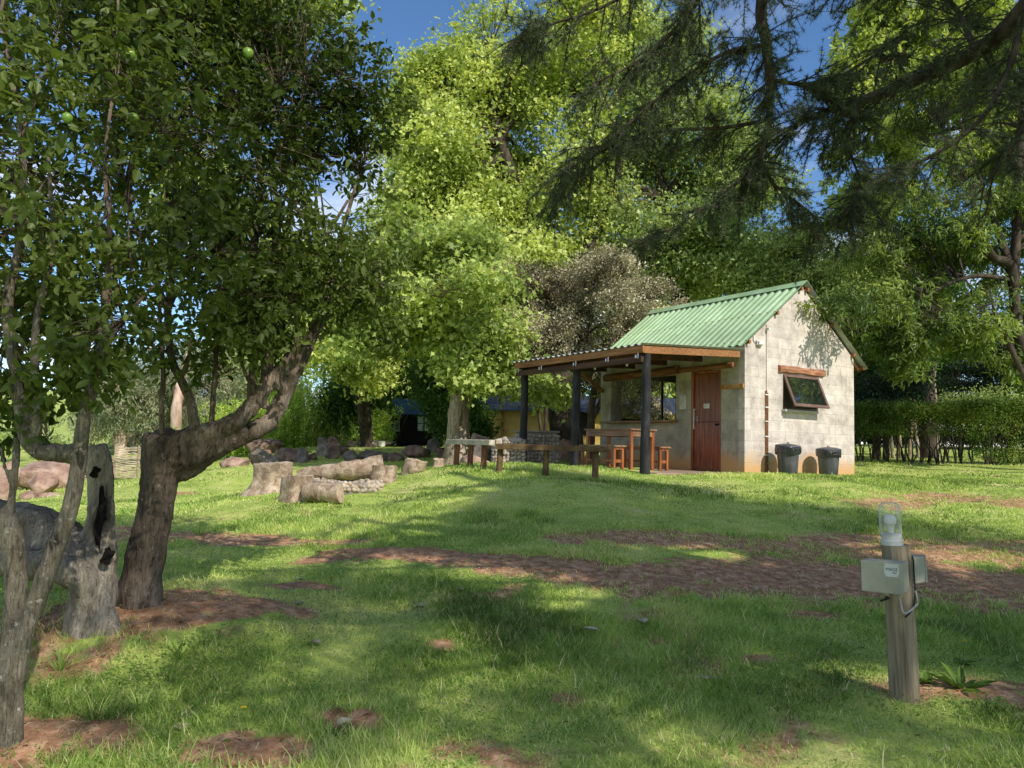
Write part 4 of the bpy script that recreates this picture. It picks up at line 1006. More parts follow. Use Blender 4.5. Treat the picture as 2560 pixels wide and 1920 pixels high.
B = [
 (545, 612, 1141, 1172, 22, 'low reddish boulder at the left end of the rock row', 'rock_red'),
 (610, 694, 1096, 1148, 27, 'tall rounded pinkish boulder behind the left end of the rock row', 'rock'),
 (619, 690, 1119, 1167, 23, 'dark purple boulder with a sloping left side in the rock row', 'rock_grey'),
 (686, 748, 1119, 1152, 24.5, 'brown sloping boulder right of the dark purple one', 'rock'),
 (738, 770, 1118, 1152, 24, 'narrow upright dark boulder in the middle of the rock row', 'rock_grey'),
 (793, 825, 1092, 1120, 28, 'dark rounded boulder on top of the heap, left of the pair', 'rock_grey'),
 (818, 848, 1091, 1118, 28, 'brown boulder on top of the heap, right of the pair', 'rock'),
 (790, 826, 1109, 1141, 26, 'dark boulder below the pair on the heap', 'rock_grey'),
 (812, 848, 1114, 1141, 25.5, 'blocky brown boulder beside the dark one below the heap', 'rock'),
 (836, 870, 1114, 1138, 26.5, 'slanting brown boulder on the right of the heap', 'rock'),
 (862, 886, 1101, 1120, 28.5, 'small orange brown boulder beside the white basins', 'rock_red'),
 (857, 893, 1124, 1148, 24, 'dark round boulder at the lawn edge', 'rock_grey'),
 (892, 935, 1123, 1146, 25, 'mossy dark flat boulder below the white basins', 'rock_grey'),
 (920, 967, 1127, 1158, 23.5, 'broad dark boulder at the lawn edge left of the ledge', 'rock_grey'),
 (964, 1008, 1130, 1158, 23.5, 'brown knobbly boulder left of the stone ledge', 'rock'),
 (1004, 1070, 1112, 1153, 24.5, 'long brown rock ledge below the dark shed', 'rock'),
 (1066, 1096, 1092, 1132, 26, 'tall shaded boulder left of the pale tree trunk', 'rock_grey'),
 (1092, 1120, 1118, 1142, 24, 'small shaded boulder at the foot of the pale tree trunk', 'rock'),
 (1172, 1234, 1082, 1130, 18.6, 'pinkish boulder rising behind the grey bench', 'rock'),
 (1150, 1232, 1134, 1172, 16.5, 'broad lit boulder behind the legs of the grey bench', 'rock_red'),
 (1176, 1222, 1112, 1140, 17.6, 'dark brown boulder wedged under the pinkish one', 'rock_grey'),
 (1384, 1432, 1096, 1150, 20, 'reddish earth covered boulder right of the stone barbecue', 'rock_red'),
 (-50, 24, 1121, 1252, 17, 'huge pink boulder cut off by the left edge', 'rock_red'),
 (18, 172, 1150, 1206, 23, 'wide flat topped pink boulder left of the wattle fence', 'rock_red'),
 (60, 126, 1177, 1207, 21.5, 'smaller pink boulder in front of the wide flat one', 'rock_red'),
 (40, 82, 1226, 1258, 17.5, 'low pink rock in the grass near the huge boulder', 'rock_red'),
 (92, 148, 1230, 1258, 17.8, 'flat bedrock slab in the lawn', 'rock_red'),
 (652, 676, 1124, 1138, 26, 'small pale rock on top of the row', 'rock_red'),
 (700, 716, 1128, 1138, 26, 'tiny pale rock between the brown and purple boulders', 'rock_red'),
 (770, 792, 1130, 1148, 25, 'small brown rock in the middle of the row', 'rock'),
]
for k, (a, b, t_, bs, y, lb, m) in enumerate(B):
    boulder(a, b, t_, bs, y, lb, m, k + 11, .8 if k != 26 else .6)

# stone barbecue and the low broken wall beside it
def pebbled_block(name, label, cat, c0, rz, hx, hy, h, m, stones, seed, ragged=0):
    e = empty(name, c0, rz, label, cat); g = np.random.default_rng(seed)
    b = MB(); b.box((-hx, -hy, -.2), (hx, hy, h)); b.build('masonry', M[m], e, bevel=.02)
    pb = MB()
    if stones:
        for u in np.arange(-hx + .05, hx, .085):
            for z in np.arange(.03, h - .02, .08):
                pebble(pb, (u + g.normal(0, .012), -hy, z + g.normal(0, .01)), .043 * g.uniform(.8, 1.25), g)
        for u in np.arange(-hy + .05, hy, .085):
            for z in np.arange(.03, h - .02, .08):
                pebble(pb, (-hx, u + g.normal(0, .012), z + g.normal(0, .01)), .043 * g.uniform(.8, 1.25), g)
                pebble(pb, (hx, u + g.normal(0, .012), z + g.normal(0, .01)), .043 * g.uniform(.8, 1.25), g)
        for _ in range(ragged): pebble(pb, (g.uniform(-hx, hx), g.uniform(-hy, hy), h + .01), .07 * g.uniform(.7, 1.3), g)
        pb.build('pebbles', M['pebble'], e, smooth=True)
    return e
q = W(1340, 1165, 17.6); z = zg(q[0], q[1]); hh = W(1340, 1081, 17.6)[2] - z
bq = pebbled_block('stone_barbecue', 'square pebble clad stone barbecue behind the black porch post', 'barbecue', (q[0], q[1] + .35, z), .25, .41, .35, hh, 'mortar', True, 5)
MB().box((-.45, -.39, hh), (.45, .39, hh + .045)).build('top_slab', M['mortar'], bq, bevel=.01)
q = W(1270, 1166, 16.8); z = zg(q[0], q[1]); hh = W(1270, 1103, 16.8)[2] - z
pebbled_block('stone_wall', 'low broken wall of pale stones left of the barbecue', 'wall', (q[0], q[1] + .2, z), .1, .33, .2, hh, 'rock_grey', True, 6, 16)

# white basins
for (px, pb_, r, lb) in ((911, 1118, .16, 'wide white basin on the rocks left of the shed'), (954, 1117, .13, 'tall white tub beside the shed wall')):
    q = W(px, pb_, 29); z = W(px, pb_, 29)[2]; zz = zg(q[0], q[1])
    e = empty('basin', (q[0], q[1], z), 0, lb, 'basin')
    MB().lathe([(r * .8, 0), (r, .04), (r * 1.15, .16 if r > .14 else .2), (r * 1.2, .17 if r > .14 else .21), (r * 1.05, .165)], 20).build('bowl', M['white'], e, smooth=True)
boulder(890, 975, 1115, 1130, 29, 'flat stone step under the white basins', 'rock_grey', 77, .6)

# ------------------------------------------------------------------ garden shed
c = W(1008, 1112, 33); z = zg(c[0], c[1]); sh = empty('garden_shed', (c[0], c[1], z), .18, 'small dark timber shed with a blue iron roof and four pane window', 'shed')
hz = W(1008, 1034, 33)[2] - z; w1 = 97 / F * 33 * 1.02; 
MB().box((0, 0, -.2), (w1, 1.9, hz)).build('wall', M['shed_black'], sh)
MB().box((-1.0, .7, -.2), (-.004, 1.9, hz - .05)).box((-.95, .66, 0), (-.01, .72, hz - .1)).build('side_wall', M['shed_wood'], sh)
n_ = MB(); 
for k in range(9): n_.box((-1.0 + k * .11, .645, -.1), (-1.0 + k * .11 + .104, .66, hz - .06))
n_.build('cladding', M['shed_wood'], sh)
n_ = MB()
for k in range(15): n_.box((w1 * k / 15 + .003, -.012, -.1), (w1 * (k + 1) / 15 - .003, -.002, hz - .02))
n_.build('cladding', M['shed_black'], sh)
rh = W(1040, 999, 34)[2] - z
ro = MB(); corr = []
ny = 90; xs = np.linspace(-.25, w1 + .12, ny); off = .012 * np.cos(np.arange(ny) * 1.3)
vs = []; fs = []
for s in range(5):
    t = s / 4
    for i in range(ny): vs.append((xs[i] - t * .28 + .0, -.22 + t * 1.25, hz - .03 + t * (rh - hz + .03) + off[i]))
for s in range(4):
    for i in range(ny - 1): a = s * ny + i; fs.append((a, a + 1, a + 1 + ny, a + ny))
vs2 = [(x, 2.06 - (y + .22) , zz) for x, y, zz in vs]
ro.add(vs, fs); ro.add([(x, 2.3 - (y + .22), zz) for x, y, zz in vs], [f[::-1] for f in fs]); rr = ro.build('roof', M['teal_roof'], sh); rr.modifiers.new('t', 'SOLIDIFY').thickness = .01
wx0, wx1 = 34 / F * 33, 66 / F * 33; wz0, wz1 = W(1058, 1077, 33)[2] - z, W(1058, 1041, 33)[2] - z
wn = MB()
for q in (((wx0 - .05, -.05, wz0 - .05), (wx0, -.013, wz1 + .05)), ((wx1, -.05, wz0 - .05), (wx1 + .05, -.013, wz1 + .05)), ((wx0, -.05, wz1), (wx1, -.013, wz1 + .05)), ((wx0, -.05, wz0 - .05), (wx1, -.013, wz0)),
          (((wx0 + wx1) / 2 - .025, -.045, wz0), ((wx0 + wx1) / 2 + .025, -.013, wz1)), ((wx0, -.04, (wz0 + wz1) / 2 - .015), (wx1, -.013, (wz0 + wz1) / 2 + .015))): wn.box(*q)
wo = wn.build('window', M['shed_black'], sh)
M['curtain'] = mat('curtain', [(.42, .5, .46), (.55, .62, .58)], 3, .7, .1)
MB().box((wx0, -.025, wz0), (wx1, -.014, wz1)).build('pane', M['curtain'], wo)
e = empty('paper_notice', (c[0] - .25, c[1] + .5, z + 1.15), .18, 'white framed notice on the brown side of the dark shed', 'notice')
q = W(992, 1065, 33.55); e.location = q
MB().box((-.13, -.02, -.24), (.13, .0, .24)).build('board', M['white'], e); MB().box((-.09, -.026, -.17), (.09, -.021, .17)).build('print', M['ink_soft'], e)

# ------------------------------------------------------------------ yellow building far behind
c = W(1195, 1130, 40); z = zg(c[0], c[1]); yb = empty('yellow_building', (c[0], c[1], z), -.06, 'long yellow walled building with a dark tiled roof behind the trees', 'building')
hz = W(1300, 1022, 40)[2] - z; wl = 560 / F * 40
MB().box((0, 0, -.3), (wl, 5, hz)).build('wall', M['yellow_wall'], yb)
ro = MB(); rh = 1.0; n_ = 120; xs = np.linspace(-.4, wl + .3, n_); vs = []; fs = []
for s in range(9):
    for i in range(n_): t = s / 8; vs.append((xs[i], -.5 + t * 3, hz - .12 + t * rh + .03 * math.cos(i * 1.7) - .03 * (s % 2)))
for s in range(8):
    for i in range(n_ - 1): a = s * n_ + i; fs.append((a, a + 1, a + 1 + n_, a + n_))
ro.add(vs, fs).build('roof', M['tile_roof'], yb).modifiers.new('t', 'SOLIDIFY').thickness = .02
for px, w in ((1388, .5), (1440, 1.4), (1560, 1.6), (1640, 1.0)):
    x = (px - 1195) / F * 40; wo = MB().box((x - w / 2, -.06, .6), (x + w / 2, -.004, 1.9)).build('window', M['frame_brown'], yb); MB().box((x - w / 2 + .06, -.07, .66), (x + w / 2 - .06, -.062, 1.84)).build('pane', M['dark'], wo)
MB().box(((1205 - 1195) / F * 40 + .95, -.12, -.1), ((1205 - 1195) / F * 40 + 1.12, -.004, hz - .05)).build('downpipe', M['pine'], yb)

# ------------------------------------------------------------------ wattle fence
def wattle(px0, px1, ptop, pbase, y, label, seed, y1=None):
    a = W(px0, pbase, y); b = W(px1, pbase, y1 or y); c = (a + b) / 2; z = zg(c[0], c[1]); h = W((px0 + px1) / 2, ptop, y)[2] - z
    e = empty('wattle_fence', (c[0], c[1], z), 0, label, 'fence'); g = np.random.default_rng(seed); m = MB(); n_ = 24
    for k in range(n_):
        zz = .04 + (h - .06) * k / n_; t = np.linspace(0, 1, 8)
        pts = np.stack([a[0] + (b[0] - a[0]) * t, a[1] + (b[1] - a[1]) * t + .015 * np.cos(t * 9 + k * math.pi) - .0, z + zz + g.normal(0, .010, 8) + g.normal(0, .02) * t], -1)
        m.tube(pts, [g.uniform(.013, .024)] * 8, 6)
    m.build('sticks', M['stick'], e, world=True)
    for t in (.04, .96):
        q = a + (b - a) * t; MB().tube([(q[0], q[1] - .05, z - .2), (q[0], q[1] - .05, z + h + .02)], .026, 8, .1).build('post', M['log'], e, world=True)
wattle(283, 347, 1114, 1192, 26, 'pale wattle fence panel of woven sticks left of the big apple trunk', 1)
wattle(170, 283, 1140, 1192, 26.6, 'lower weathered wattle fence panel mostly behind the hollow stump', 2)

# ------------------------------------------------------------------ ground plants and litter
M['weed'] = leafmat('weed', [(.05, .11, .02), (.10, .19, .03), (.17, .27, .05)], .3, .5, .3)
M['petal'] = mat('petal', [(.75, .52, .01), (.85, .68, .02)], 30, .7, .1)
M['deadleaf'] = mat('deadleaf', [(.3, .22, .13), (.5, .42, .28), (.6, .56, .42)], 20, .8, .2)
M['stem'] = mat('stem', [(.12, .2, .05), (.2, .28, .09)], 20, .6, .1)
def rosette(name, p, n_, Ln, wd, up, label, cat, seed, tpl=LEAF_LANCE, part='leaves', m='weed'):
    g = np.random.default_rng(seed); e = empty(name, p, 0, label, cat)
    a = np.linspace(0, 2 * math.pi, n_, endpoint=False) + g.normal(0, .2, n_); u = g.uniform(.5, 1.5, n_) * up
    D_ = np.stack([np.cos(a), np.sin(a), u], -1); N_ = np.stack([-np.cos(a) * u, -np.sin(a) * u, np.ones(n_)], -1)
    V, l, s, k = leaves(np.zeros((n_, 3)), D_, N_, g.uniform(.7, 1.2, n_) * Ln, np.full(n_, wd), tpl)
    raw_mesh(part, V, l, s, M[m], e, attr=np.repeat(g.uniform(0, 1, n_), k)); return e
for (px, pb_, pf, lb) in ((598, 1855, 1780, 'yellow dandelion flower on a tall stem in the foreground grass'), (2408, 1665, 1611, 'yellow dandelion flower right of the wooden lamp post')):
    q = G(px, pb_); e = rosette('dandelion', q, 12, .075, .022, .35, lb, 'flower', px)
    hgt = (pb_ - pf) / F * q[1] * 1.02; MB().tube([(0, 0, 0), (.004, 0, hgt * .5), (.012, 0, hgt)], .0018, 6).build('stem', M['stem'], e, smooth=True)
    fl = MB(); g = np.random.default_rng(3)
    for r_ in range(3):
        for k in range(14):
            a = 2 * math.pi * (k + r_ * .33) / 14; rr = .014 - r_ * .004; fl.obox((.012 + math.cos(a) * rr * .5, math.sin(a) * rr * .5, hgt + .002 + r_ * .0025), rr * .55, .0022, .0007, ((math.cos(a), math.sin(a), .25), (-math.sin(a), math.cos(a), 0), (0, 0, 1)))
    fl.build('flower_head', M['petal'], e)
def clover(px, py, n_, spread, label, seed):
    q = G(px, py); e = empty('clover_plant', q, 0, label, 'clover'); g = np.random.default_rng(seed); Vs = []; st = MB(); at = []
    for k in range(n_):
        x, y = g.normal(0, spread, 2); h = g.uniform(.03, .085); zz = zg(q[0] + x, q[1] + y) - q[2]
        Vs.append(geo3(tube_geo([(x * .6, y * .6, zz), (x, y, zz + h)], .0011, 5))); at.append(np.full(10, .4))
        a = g.uniform(0, 6.28) + np.array([0, 2.09, 4.19]); D_ = np.stack([np.cos(a), np.sin(a), np.full(3, .1)], -1)
        V, l, s, kk = leaves(np.tile([[x, y, zz + h]], (3, 1)), D_, np.tile([[0, 0, 1.]], (3, 1)), np.full(3, g.uniform(.013, .022)), np.full(3, .019), LEAF_KITE)
        Vs.append((V, l, s)); at.append(np.full(len(V), g.uniform(.5, 1)))
    V, l, s = merge(Vs); raw_mesh('leaves', V, l, s, M['weed'], e, attr=np.concatenate(at))
clover(2105, 1720, 26, .055, 'pale clover growing left of the lamp post foot', 1)
clover(2480, 1790, 22, .05, 'bright clover in the bottom right corner', 2)
clover(1720, 1672, 18, .05, 'small clover patch at the front middle of the lawn', 3)
clover(520, 1640, 40, .14, 'dull clover patch right of the bare earth mound', 4)
clover(420, 1700, 40, .13, 'clover patch below the bare earth mound', 5)
rosette('broadleaf_weed', G(2405, 1730), 11, .17, .04, .7, 'long leaved weed right of the lamp post foot', 'weed', 5)
rosette('broadleaf_weed', G(2310, 1720), 10, .09, .05, .9, 'round leaved weed touching the lamp post foot', 'weed', 6)
rosette('broadleaf_weed', G(830, 1845), 8, .07, .03, .5, 'small weed beside the foreground dandelion', 'weed', 8)
def tuft(px, py, n_, h, label, seed, m='grass', w=.007):
    q = G(px, py); e = tag(None or empty('grass_tuft', q), label, 'grass tuft'); g = np.random.default_rng(seed); a = g.uniform(0, 6.28, n_); l_ = g.uniform(.1, .75, n_)
    D_ = np.stack([np.cos(a) * l_, np.sin(a) * l_, np.ones(n_)], -1); N_ = np.stack([np.cos(a), np.sin(a), np.full(n_, -.2)], -1)
    P = np.stack([np.cos(a) * .02, np.sin(a) * .02, np.full(n_, -.005)], -1)
    V, l, s, k = leaves(P, D_, N_, g.uniform(.5, 1.1, n_) * h, np.full(n_, w), BLADE); raw_mesh('blades', V, l, s, M[m], e, attr=np.repeat(g.uniform(.1, .6, n_), k))
tuft(497, 1338, 50, .22, 'spiky grass tuft on the bare path beyond the apple trunk', 1)
tuft(350, 1790, 50, .15, 'long grass tuft below the earth mound', 2); tuft(450, 1660, 50, .2, 'grass tuft on the right rim of the earth mound', 3); tuft(235, 1820, 50, .17, 'long grass tuft right of the pale left trunk', 4)
tuft(150, 1680, 40, .16, 'grass tuft between the pale left trunk and the earth mound', 6); tuft(690, 1560, 22, .13, 'straw coloured tuft beside the dug hollow', 7)
g = np.random.default_rng(12); LS = [(1610, 1568), (462, 1800), (458, 1838), (755, 1453), (770, 1618), (1040, 1520), (730, 1520), (600, 1590), (1500, 1590), (560, 1560), (884, 1815), (1750, 1700), (1330, 1240), (1900, 1480), (2330, 1320), (1150, 1480)]
for k, (px, py) in enumerate(LS):
    q = G(px, py); q[2] += .022; e = empty('fallen_leaf', q, g.uniform(0, 6.28), None, None); e['group'] = 'dry leaves fallen on the lawn'; e['label'] = 'dry curled pale brown leaf fallen on the lawn'; e['category'] = 'leaf'
    V, l, s, kk = leaves(np.zeros((1, 3)), np.array([[1, 0, .15]]), np.array([[0, 0, 1.]]) , np.array([g.uniform(.08, .13)]), np.array([.08]), (LEAF_MAPLE if k % 2 else LEAF_LANCE))
    raw_mesh('blade', V, l, s, M['deadleaf'], e)
# ------------------------------------------------------------------ trees
M['lf_apple'] = leafmat('leaf_apple', br([(.02, .034, .007), (.038, .062, .010), (.066, .10, .016), (.10, .14, .026), (.13, .17, .045)], 1.1), .40, .45, .32, 1.9)
M['lf_maple'] = leafmat('leaf_maple', br([(.08, .115, .025), (.18, .235, .055), (.30, .35, .09), (.42, .46, .16)], 1.6), .42, .5, .3, 1.5)
M['lf_plane'] = leafmat('leaf_plane', br([(.075, .11, .028), (.165, .22, .055), (.27, .33, .095), (.41, .46, .17)], 1.6), .42, .5, .3, 1.5)
M['lf_oak'] = leafmat('leaf_oak', br([(.06, .095, .03), (.13, .185, .055), (.23, .29, .09), (.34, .39, .15)], 1.6), .4, .45, .4, 1.5)
M['lf_lance'] = leafmat('leaf_lance', br([(.035, .065, .016), (.08, .125, .028), (.14, .19, .042), (.21, .26, .07)], 1.5), .5, .4, .45, 1.7)
M['lf_purple'] = leafmat('leaf_purple', br([(.06, .05, .03), (.13, .12, .065), (.19, .16, .095), (.27, .26, .16), (.36, .33, .24)], 2.0), .15, .35, .6, 1.2)
M['lf_hedge'] = leafmat('leaf_hedge', br([(.03, .06, .012), (.07, .13, .02), (.12, .19, .03), (.22, .22, .05)], 1.25), .35, .45, .4, 1.6)
M['lf_dark'] = leafmat('leaf_dark', br([(.008, .02, .010), (.018, .04, .02), (.03, .065, .028)], 1.4), .2, .5, .3, 1.2)
M['lf_gum'] = leafmat('leaf_gum', br([(.10, .13, .07), (.18, .22, .13), (.27, .30, .18), (.34, .33, .22)], 1.5), .3, .5, .4, 1.2)
M['lf_bamboo'] = leafmat('leaf_bamboo', br([(.09, .15, .02), (.17, .25, .04), (.26, .35, .07), (.36, .42, .12)], 2.8), .45, .5, .3, 1.4)
M['lf_cedar'] = leafmat('leaf_cedar', br([(.022, .034, .014), (.045, .062, .026), (.08, .10, .042), (.13, .15, .07)], 1.35), .12, .5, .4, 1.3)
M['lf_dim'] = leafmat('leaf_dim', br([(.02, .045, .008), (.04, .085, .015), (.07, .13, .022)], 1.7), .4, .5, .3, 1.5)
M['apple_fruit'] = mat('apple_fruit', [(.13, .24, .035), (.2, .33, .05)], 10, .35, .05, spec=.5)

def nearest(Q, S):
    out = np.empty(len(Q), int)
    for k in range(0, len(Q), 2000):
        out[k:k + 2000] = ((Q[k:k + 2000, None] - S[None]) ** 2).sum(-1).argmin(1)
    return out

def tree(name, label, cat, base, trunks, blobs, leaf, seed, nclump, per, clump_r, size, wid, tpl=LEAF_KITE, bark='bark_dark', limbs=26, limb_r=.06, gap=.42, gfreq=.6,
         droop=.0, flat=.8, shell=.5, up=.6, shoot=.0, twig=.008, group=None, trunk_obj=None, wob=.18, side=14, twigfrac=1.0, keep=None, crown_name='crown', vshift=0, sub=0):
    g = np.random.default_rng(seed)
    e = empty(name, base, 0, label, cat, group)
    S = []; parts = []
    for pts, rad in trunks:
        P, r = smooth_path(pts, rad, 6); parts.append(geo3(tube_geo(P, r, side, wob, seed)))
        k = len(P) // 3; S += [np.append(p, q) for p, q in zip(P[k:], r[k:])]
    S = np.array(S)
    if sub:
        nb = []
        for q in blobs:
            w = q[6] if len(q) > 6 else q[3] * q[4] + q[4] * q[5] + q[3] * q[5]
            nb.append(tuple(q[:3]) + (q[3] * .75, q[4] * .75, q[5] * .75, w * .3))
            dd = rdir(sub, g); dd[:, 2] = dd[:, 2] * .9 + .1
            for d_ in dd:
                f_ = g.uniform(.24, .42); k_s = g.uniform(.75, 1.02)
                nb.append((q[0] + d_[0] * q[3] * k_s, q[1] + d_[1] * q[4] * k_s, q[2] + d_[2] * q[5] * k_s, q[3] * f_ * 1.15, q[4] * f_ * 1.15, q[5] * f_ * .7, w * .7 / sub))
        blobs = nb
    # clump centres
    C = []; wsum = sum(b[6] if len(b) > 6 else b[3] * b[4] + b[4] * b[5] + b[3] * b[5] for b in blobs)
    for b in blobs:
        w = b[6] if len(b) > 6 else b[3] * b[4] + b[4] * b[5] + b[3] * b[5]
        n = int(nclump * w / wsum); d = rdir(n, g)
        rad = 1 - (1 - shell) * g.random(n) ** 1.3
        rad *= 1 + (fbm(d * 2.2 + seed * 7 + b[0], seed, 3) - .5) * .75
        C.append(np.array(b[:3]) + d * rad[:, None] * np.array(b[3:6]))
    C = np.concatenate(C)
    C = C[fbm(C * gfreq + seed, seed + 4, 3) > gap]
    C[:, 2] -= droop * g.random(len(C))
    if keep is not None: C = C[keep(C)]
    # limbs
    if limbs:
        T = C[g.choice(len(C), min(limbs, len(C)), replace=False)]; cen = C.mean(0); T = T + (cen - T) * .25
        i = nearest(T * [1, 1, .6] - [0, 0, .3], S[:, :3] * [1, 1, .6]); P0 = S[i, :3]
        Ln = np.linalg.norm(T - P0, axis=1); sag = np.stack([g.normal(0, .08, len(T)), g.normal(0, .08, len(T)), np.full(len(T), .16)], -1) * Ln[:, None]
        r0 = np.minimum(S[i, 3] * .7, limb_r * (0.5 + Ln / Ln.max()))
        V, l, s = twigs(P0, T, r0, r0 * .3, sag, 6, 6); parts.append((V, l, s))
        t = np.linspace(.25, 1, 6)[None, :, None]; cc = (P0 + T) / 2 + sag
        LP = ((1 - t) ** 2 * P0[:, None] + 2 * (1 - t) * t * cc[:, None] + t ** 2 * T[:, None]).reshape(-1, 3)
        LP = np.concatenate([LP, S[:, :3]])
        k = g.random(len(C)) < twigfrac; CC = C[k]; i = nearest(CC, LP); P0 = LP[i]; Ln = np.linalg.norm(CC - P0, axis=1)
        ok = Ln > .05; P0, CC, Ln = P0[ok], CC[ok], Ln[ok]
        sag = g.normal(0, .1, (len(CC), 3)) * Ln[:, None]
        parts.append(twigs(P0, CC, np.full(len(CC), twig) * (1 + Ln * .5), np.full(len(CC), twig * .5), sag, 3, 3))
    V, l, s = merge(parts)
    if trunk_obj is None:
        o = raw_mesh('trunk', V, l, s, M[bark], e, smooth=True, world=True)
    else:
        o = raw_mesh('branches', V, l, s, M[bark], e, smooth=True, world=True)
    # leaves
    n = len(C) * per; ci = np.repeat(np.arange(len(C)), per); cen = C.mean(0)
    base_d = C - cen; base_d = base_d / (np.linalg.norm(base_d, axis=1)[:, None] + 1e-6) + rdir(len(C), g) * .7; base_d[:, 2] += .1 - droop * .6
    base_d /= np.linalg.norm(base_d, axis=1)[:, None]
    off = g.normal(0, clump_r, (n, 3)) * [1, 1, flat]
    if shoot: off = off * .35 + base_d[ci] * (g.random(n) * shoot)[:, None]
    P = C[ci] + off
    D = base_d[ci] * .5 + rdir(n, g) * .9; D[:, 2] -= droop * .9 + .15
    N = rdir(n, g) * .75; N[:, 2] += up; N += base_d[ci] * .25
    Ls = size * g.uniform(.5, 1.3, n)
    V, l, s, k = leaves(P, D, N, Ls, Ls * wid, tpl)
    v = np.clip(.5 + (fbm(C * 1.3, seed + 6, 2) - .5)[ci] * 1.7 + g.normal(0, .16, n) + vshift, 0, 1)
    co = raw_mesh(crown_name, V, l, s, M[leaf], e, attr=np.repeat(v, k), world=True)
    return e, C

def bl(px, py, y, rx, ry, rz, w=None):
    """a crown lobe centred on a photo pixel at depth y; radii in metres"""
    c = W(px, py, y); return (c[0], c[1], c[2], rx, ry, rz) + ((w,) if w else ())
def tp(*q):
    return [tuple(W(a, b, y)) for a, b, y in q]
def base_of(px, y, dz=0):
    c = W(px, 1160, y); return (c[0], c[1], zg(c[0], c[1]) + dz)
def trunk_pts(px, y, chain):
    """start below ground at px, then through the pixels of chain (px, py, depth)"""
    b = base_of(px, y, -.15); return [b, (b[0], b[1], b[2] + .3)] + tp(*chain)

# --- the old apple group ------------------------------------------------
RV = lambda P, r, n=20, w=.12, s=1: geo3(tube_geo(*smooth_path(P, r, 6), n, w, s))
# big leaning trunk
b = G(338, 1548); Y0 = b[1]
k_ = F / Y0
tr = [tp((352, 1610, Y0), (354, 1545, Y0), (350, 1470, Y0), (366, 1385, Y0), (386, 1290, Y0), (398, 1200, Y0 - .02), (401, 1140, Y0 - .03), (400, 1105, Y0 - .03), (396, 1085, Y0 - .03)), [x / k_ for x in (62, 54, 48, 43, 41, 41, 42, 40, 26)]]
lim = [tp((405, 1160, Y0), (450, 1143, Y0 - .02), (510, 1124, Y0 - .04), (590, 1092, Y0 - .02), (655, 1068, Y0), (690, 1033, Y0 + .03), (713, 980, Y0 + .05), (742, 922, Y0 + .06), (770, 860, Y0 + .08), (803, 800, Y0 + .12), (820, 768, Y0 + .15)),
       [x / k_ for x in (32, 37, 36, 26, 21, 19, 18, 18, 16, 15, 13)]]
lim2 = [tp((425, 1108, Y0 - .06), (500, 1090, Y0 - .08), (590, 1053, Y0 - .1), (640, 1000, Y0 - .08), (696, 930, Y0 - .03), (757, 866, Y0 + .02)), [x / k_ for x in (26, 26, 21, 19, 17, 14)]]
web = [tp((425, 1200, Y0 + .03), (470, 1172, Y0 + .03), (530, 1138, Y0 + .03)), [x / k_ for x in (14, 24, 18)]]
gr = np.random.default_rng(3); knots = []
for (px, py, r) in ((700, 1010, 16), (688, 1040, 14), (640, 1075, 12), (585, 1042, 10), (722, 935, 12), (412, 1092, 22), (380, 1098, 20), (450, 1088, 10), (742, 895, 12), (668, 965, 13), (660, 1010, 18), (702, 970, 16), (322, 1548, 20), (385, 1545, 18)):
    V, f = ico(3); q = W(px, py, Y0 - .01); r = r * (.7 if r < 20 else 1); knots.append(geo3((V * r / k_ * gr.uniform(.8, 1.25, 3) + q, f)))
ta = empty('apple_tree', (b[0], b[1], b[2]), 0, 'old leaning apple tree with a thick limb bending to the right', 'tree')
d1 = bark_disp(.012, 16, 3, .45); d2 = bark_disp(.010, 45, 5, .3)
remeshed('trunk', [RV(*tr), RV(*lim, n=20), RV(*lim2), RV(*web)] + knots, .014, M['bark_apple'], ta, 5, lambda co: d1(co) + d2(co))
shoots = [([(405, 1085, Y0 - .1), (404, 1000, Y0 - .12), (408, 930, Y0 - .1), (400, 800, Y0 - .1), (395, 640, Y0 - .05)], [7, 7, 6, 5, 4]),
          ([(488, 1085, Y0 - .1), (478, 1010, Y0 - .1), (452, 950, Y0 - .1), (428, 890, Y0 - .05), (420, 780, Y0), (440, 600, Y0 + .1), (430, 420, Y0 + .1)], [15, 12, 11, 10, 9, 8, 6]),
          ([(452, 945, Y0 - .1), (470, 900, Y0 - .12), (478, 850, Y0 - .12)], [7, 5, 4]),
          ([(528, 1072, Y0 - .08), (534, 980, Y0 - .08), (541, 870, Y0 - .05), (545, 760, Y0), (560, 560, Y0)], [7, 7, 6, 5, 4]),
          ([(628, 1010, Y0 - .05), (632, 930, Y0 - .05), (640, 840, Y0), (630, 700, Y0), (650, 480, Y0 + .1), (640, 250, Y0 + .1)], [13, 11, 9, 8, 7, 5]),
          ([(662, 960, Y0), (672, 860, Y0), (680, 760, Y0 + .1), (720, 560, Y0 + .1), (760, 350, Y0 + .1), (850, 200, Y0 + .1)], [13, 11, 9, 8, 6, 4]),
          ([(640, 985, Y0 - .1), (612, 930, Y0 - .1), (598, 880, Y0 - .1)], [6, 4, 3]), ([(655, 955, Y0 + .05), (690, 880, Y0 + .1), (700, 800, Y0 + .2), (800, 620, Y0 + .3), (870, 500, Y0 + .3)], [9, 7, 6, 5, 4]),
          ([(800, 800, Y0 + .15), (830, 700, Y0 + .2), (850, 600, Y0 + .2), (900, 430, Y0 + .3)], [12, 9, 7, 4]), ([(818, 775, Y0 + .15), (870, 745, Y0 + .1), (930, 720, Y0 + .1)], [9, 6, 3]),
          ([(420, 780, Y0), (360, 620, Y0 - .1), (300, 450, Y0 - .1), (280, 200, Y0)], [8, 7, 6, 4]), ([(735, 905, Y0), (742, 840, Y0), (738, 780, Y0), (700, 600, Y0)], [8, 7, 6, 4])]
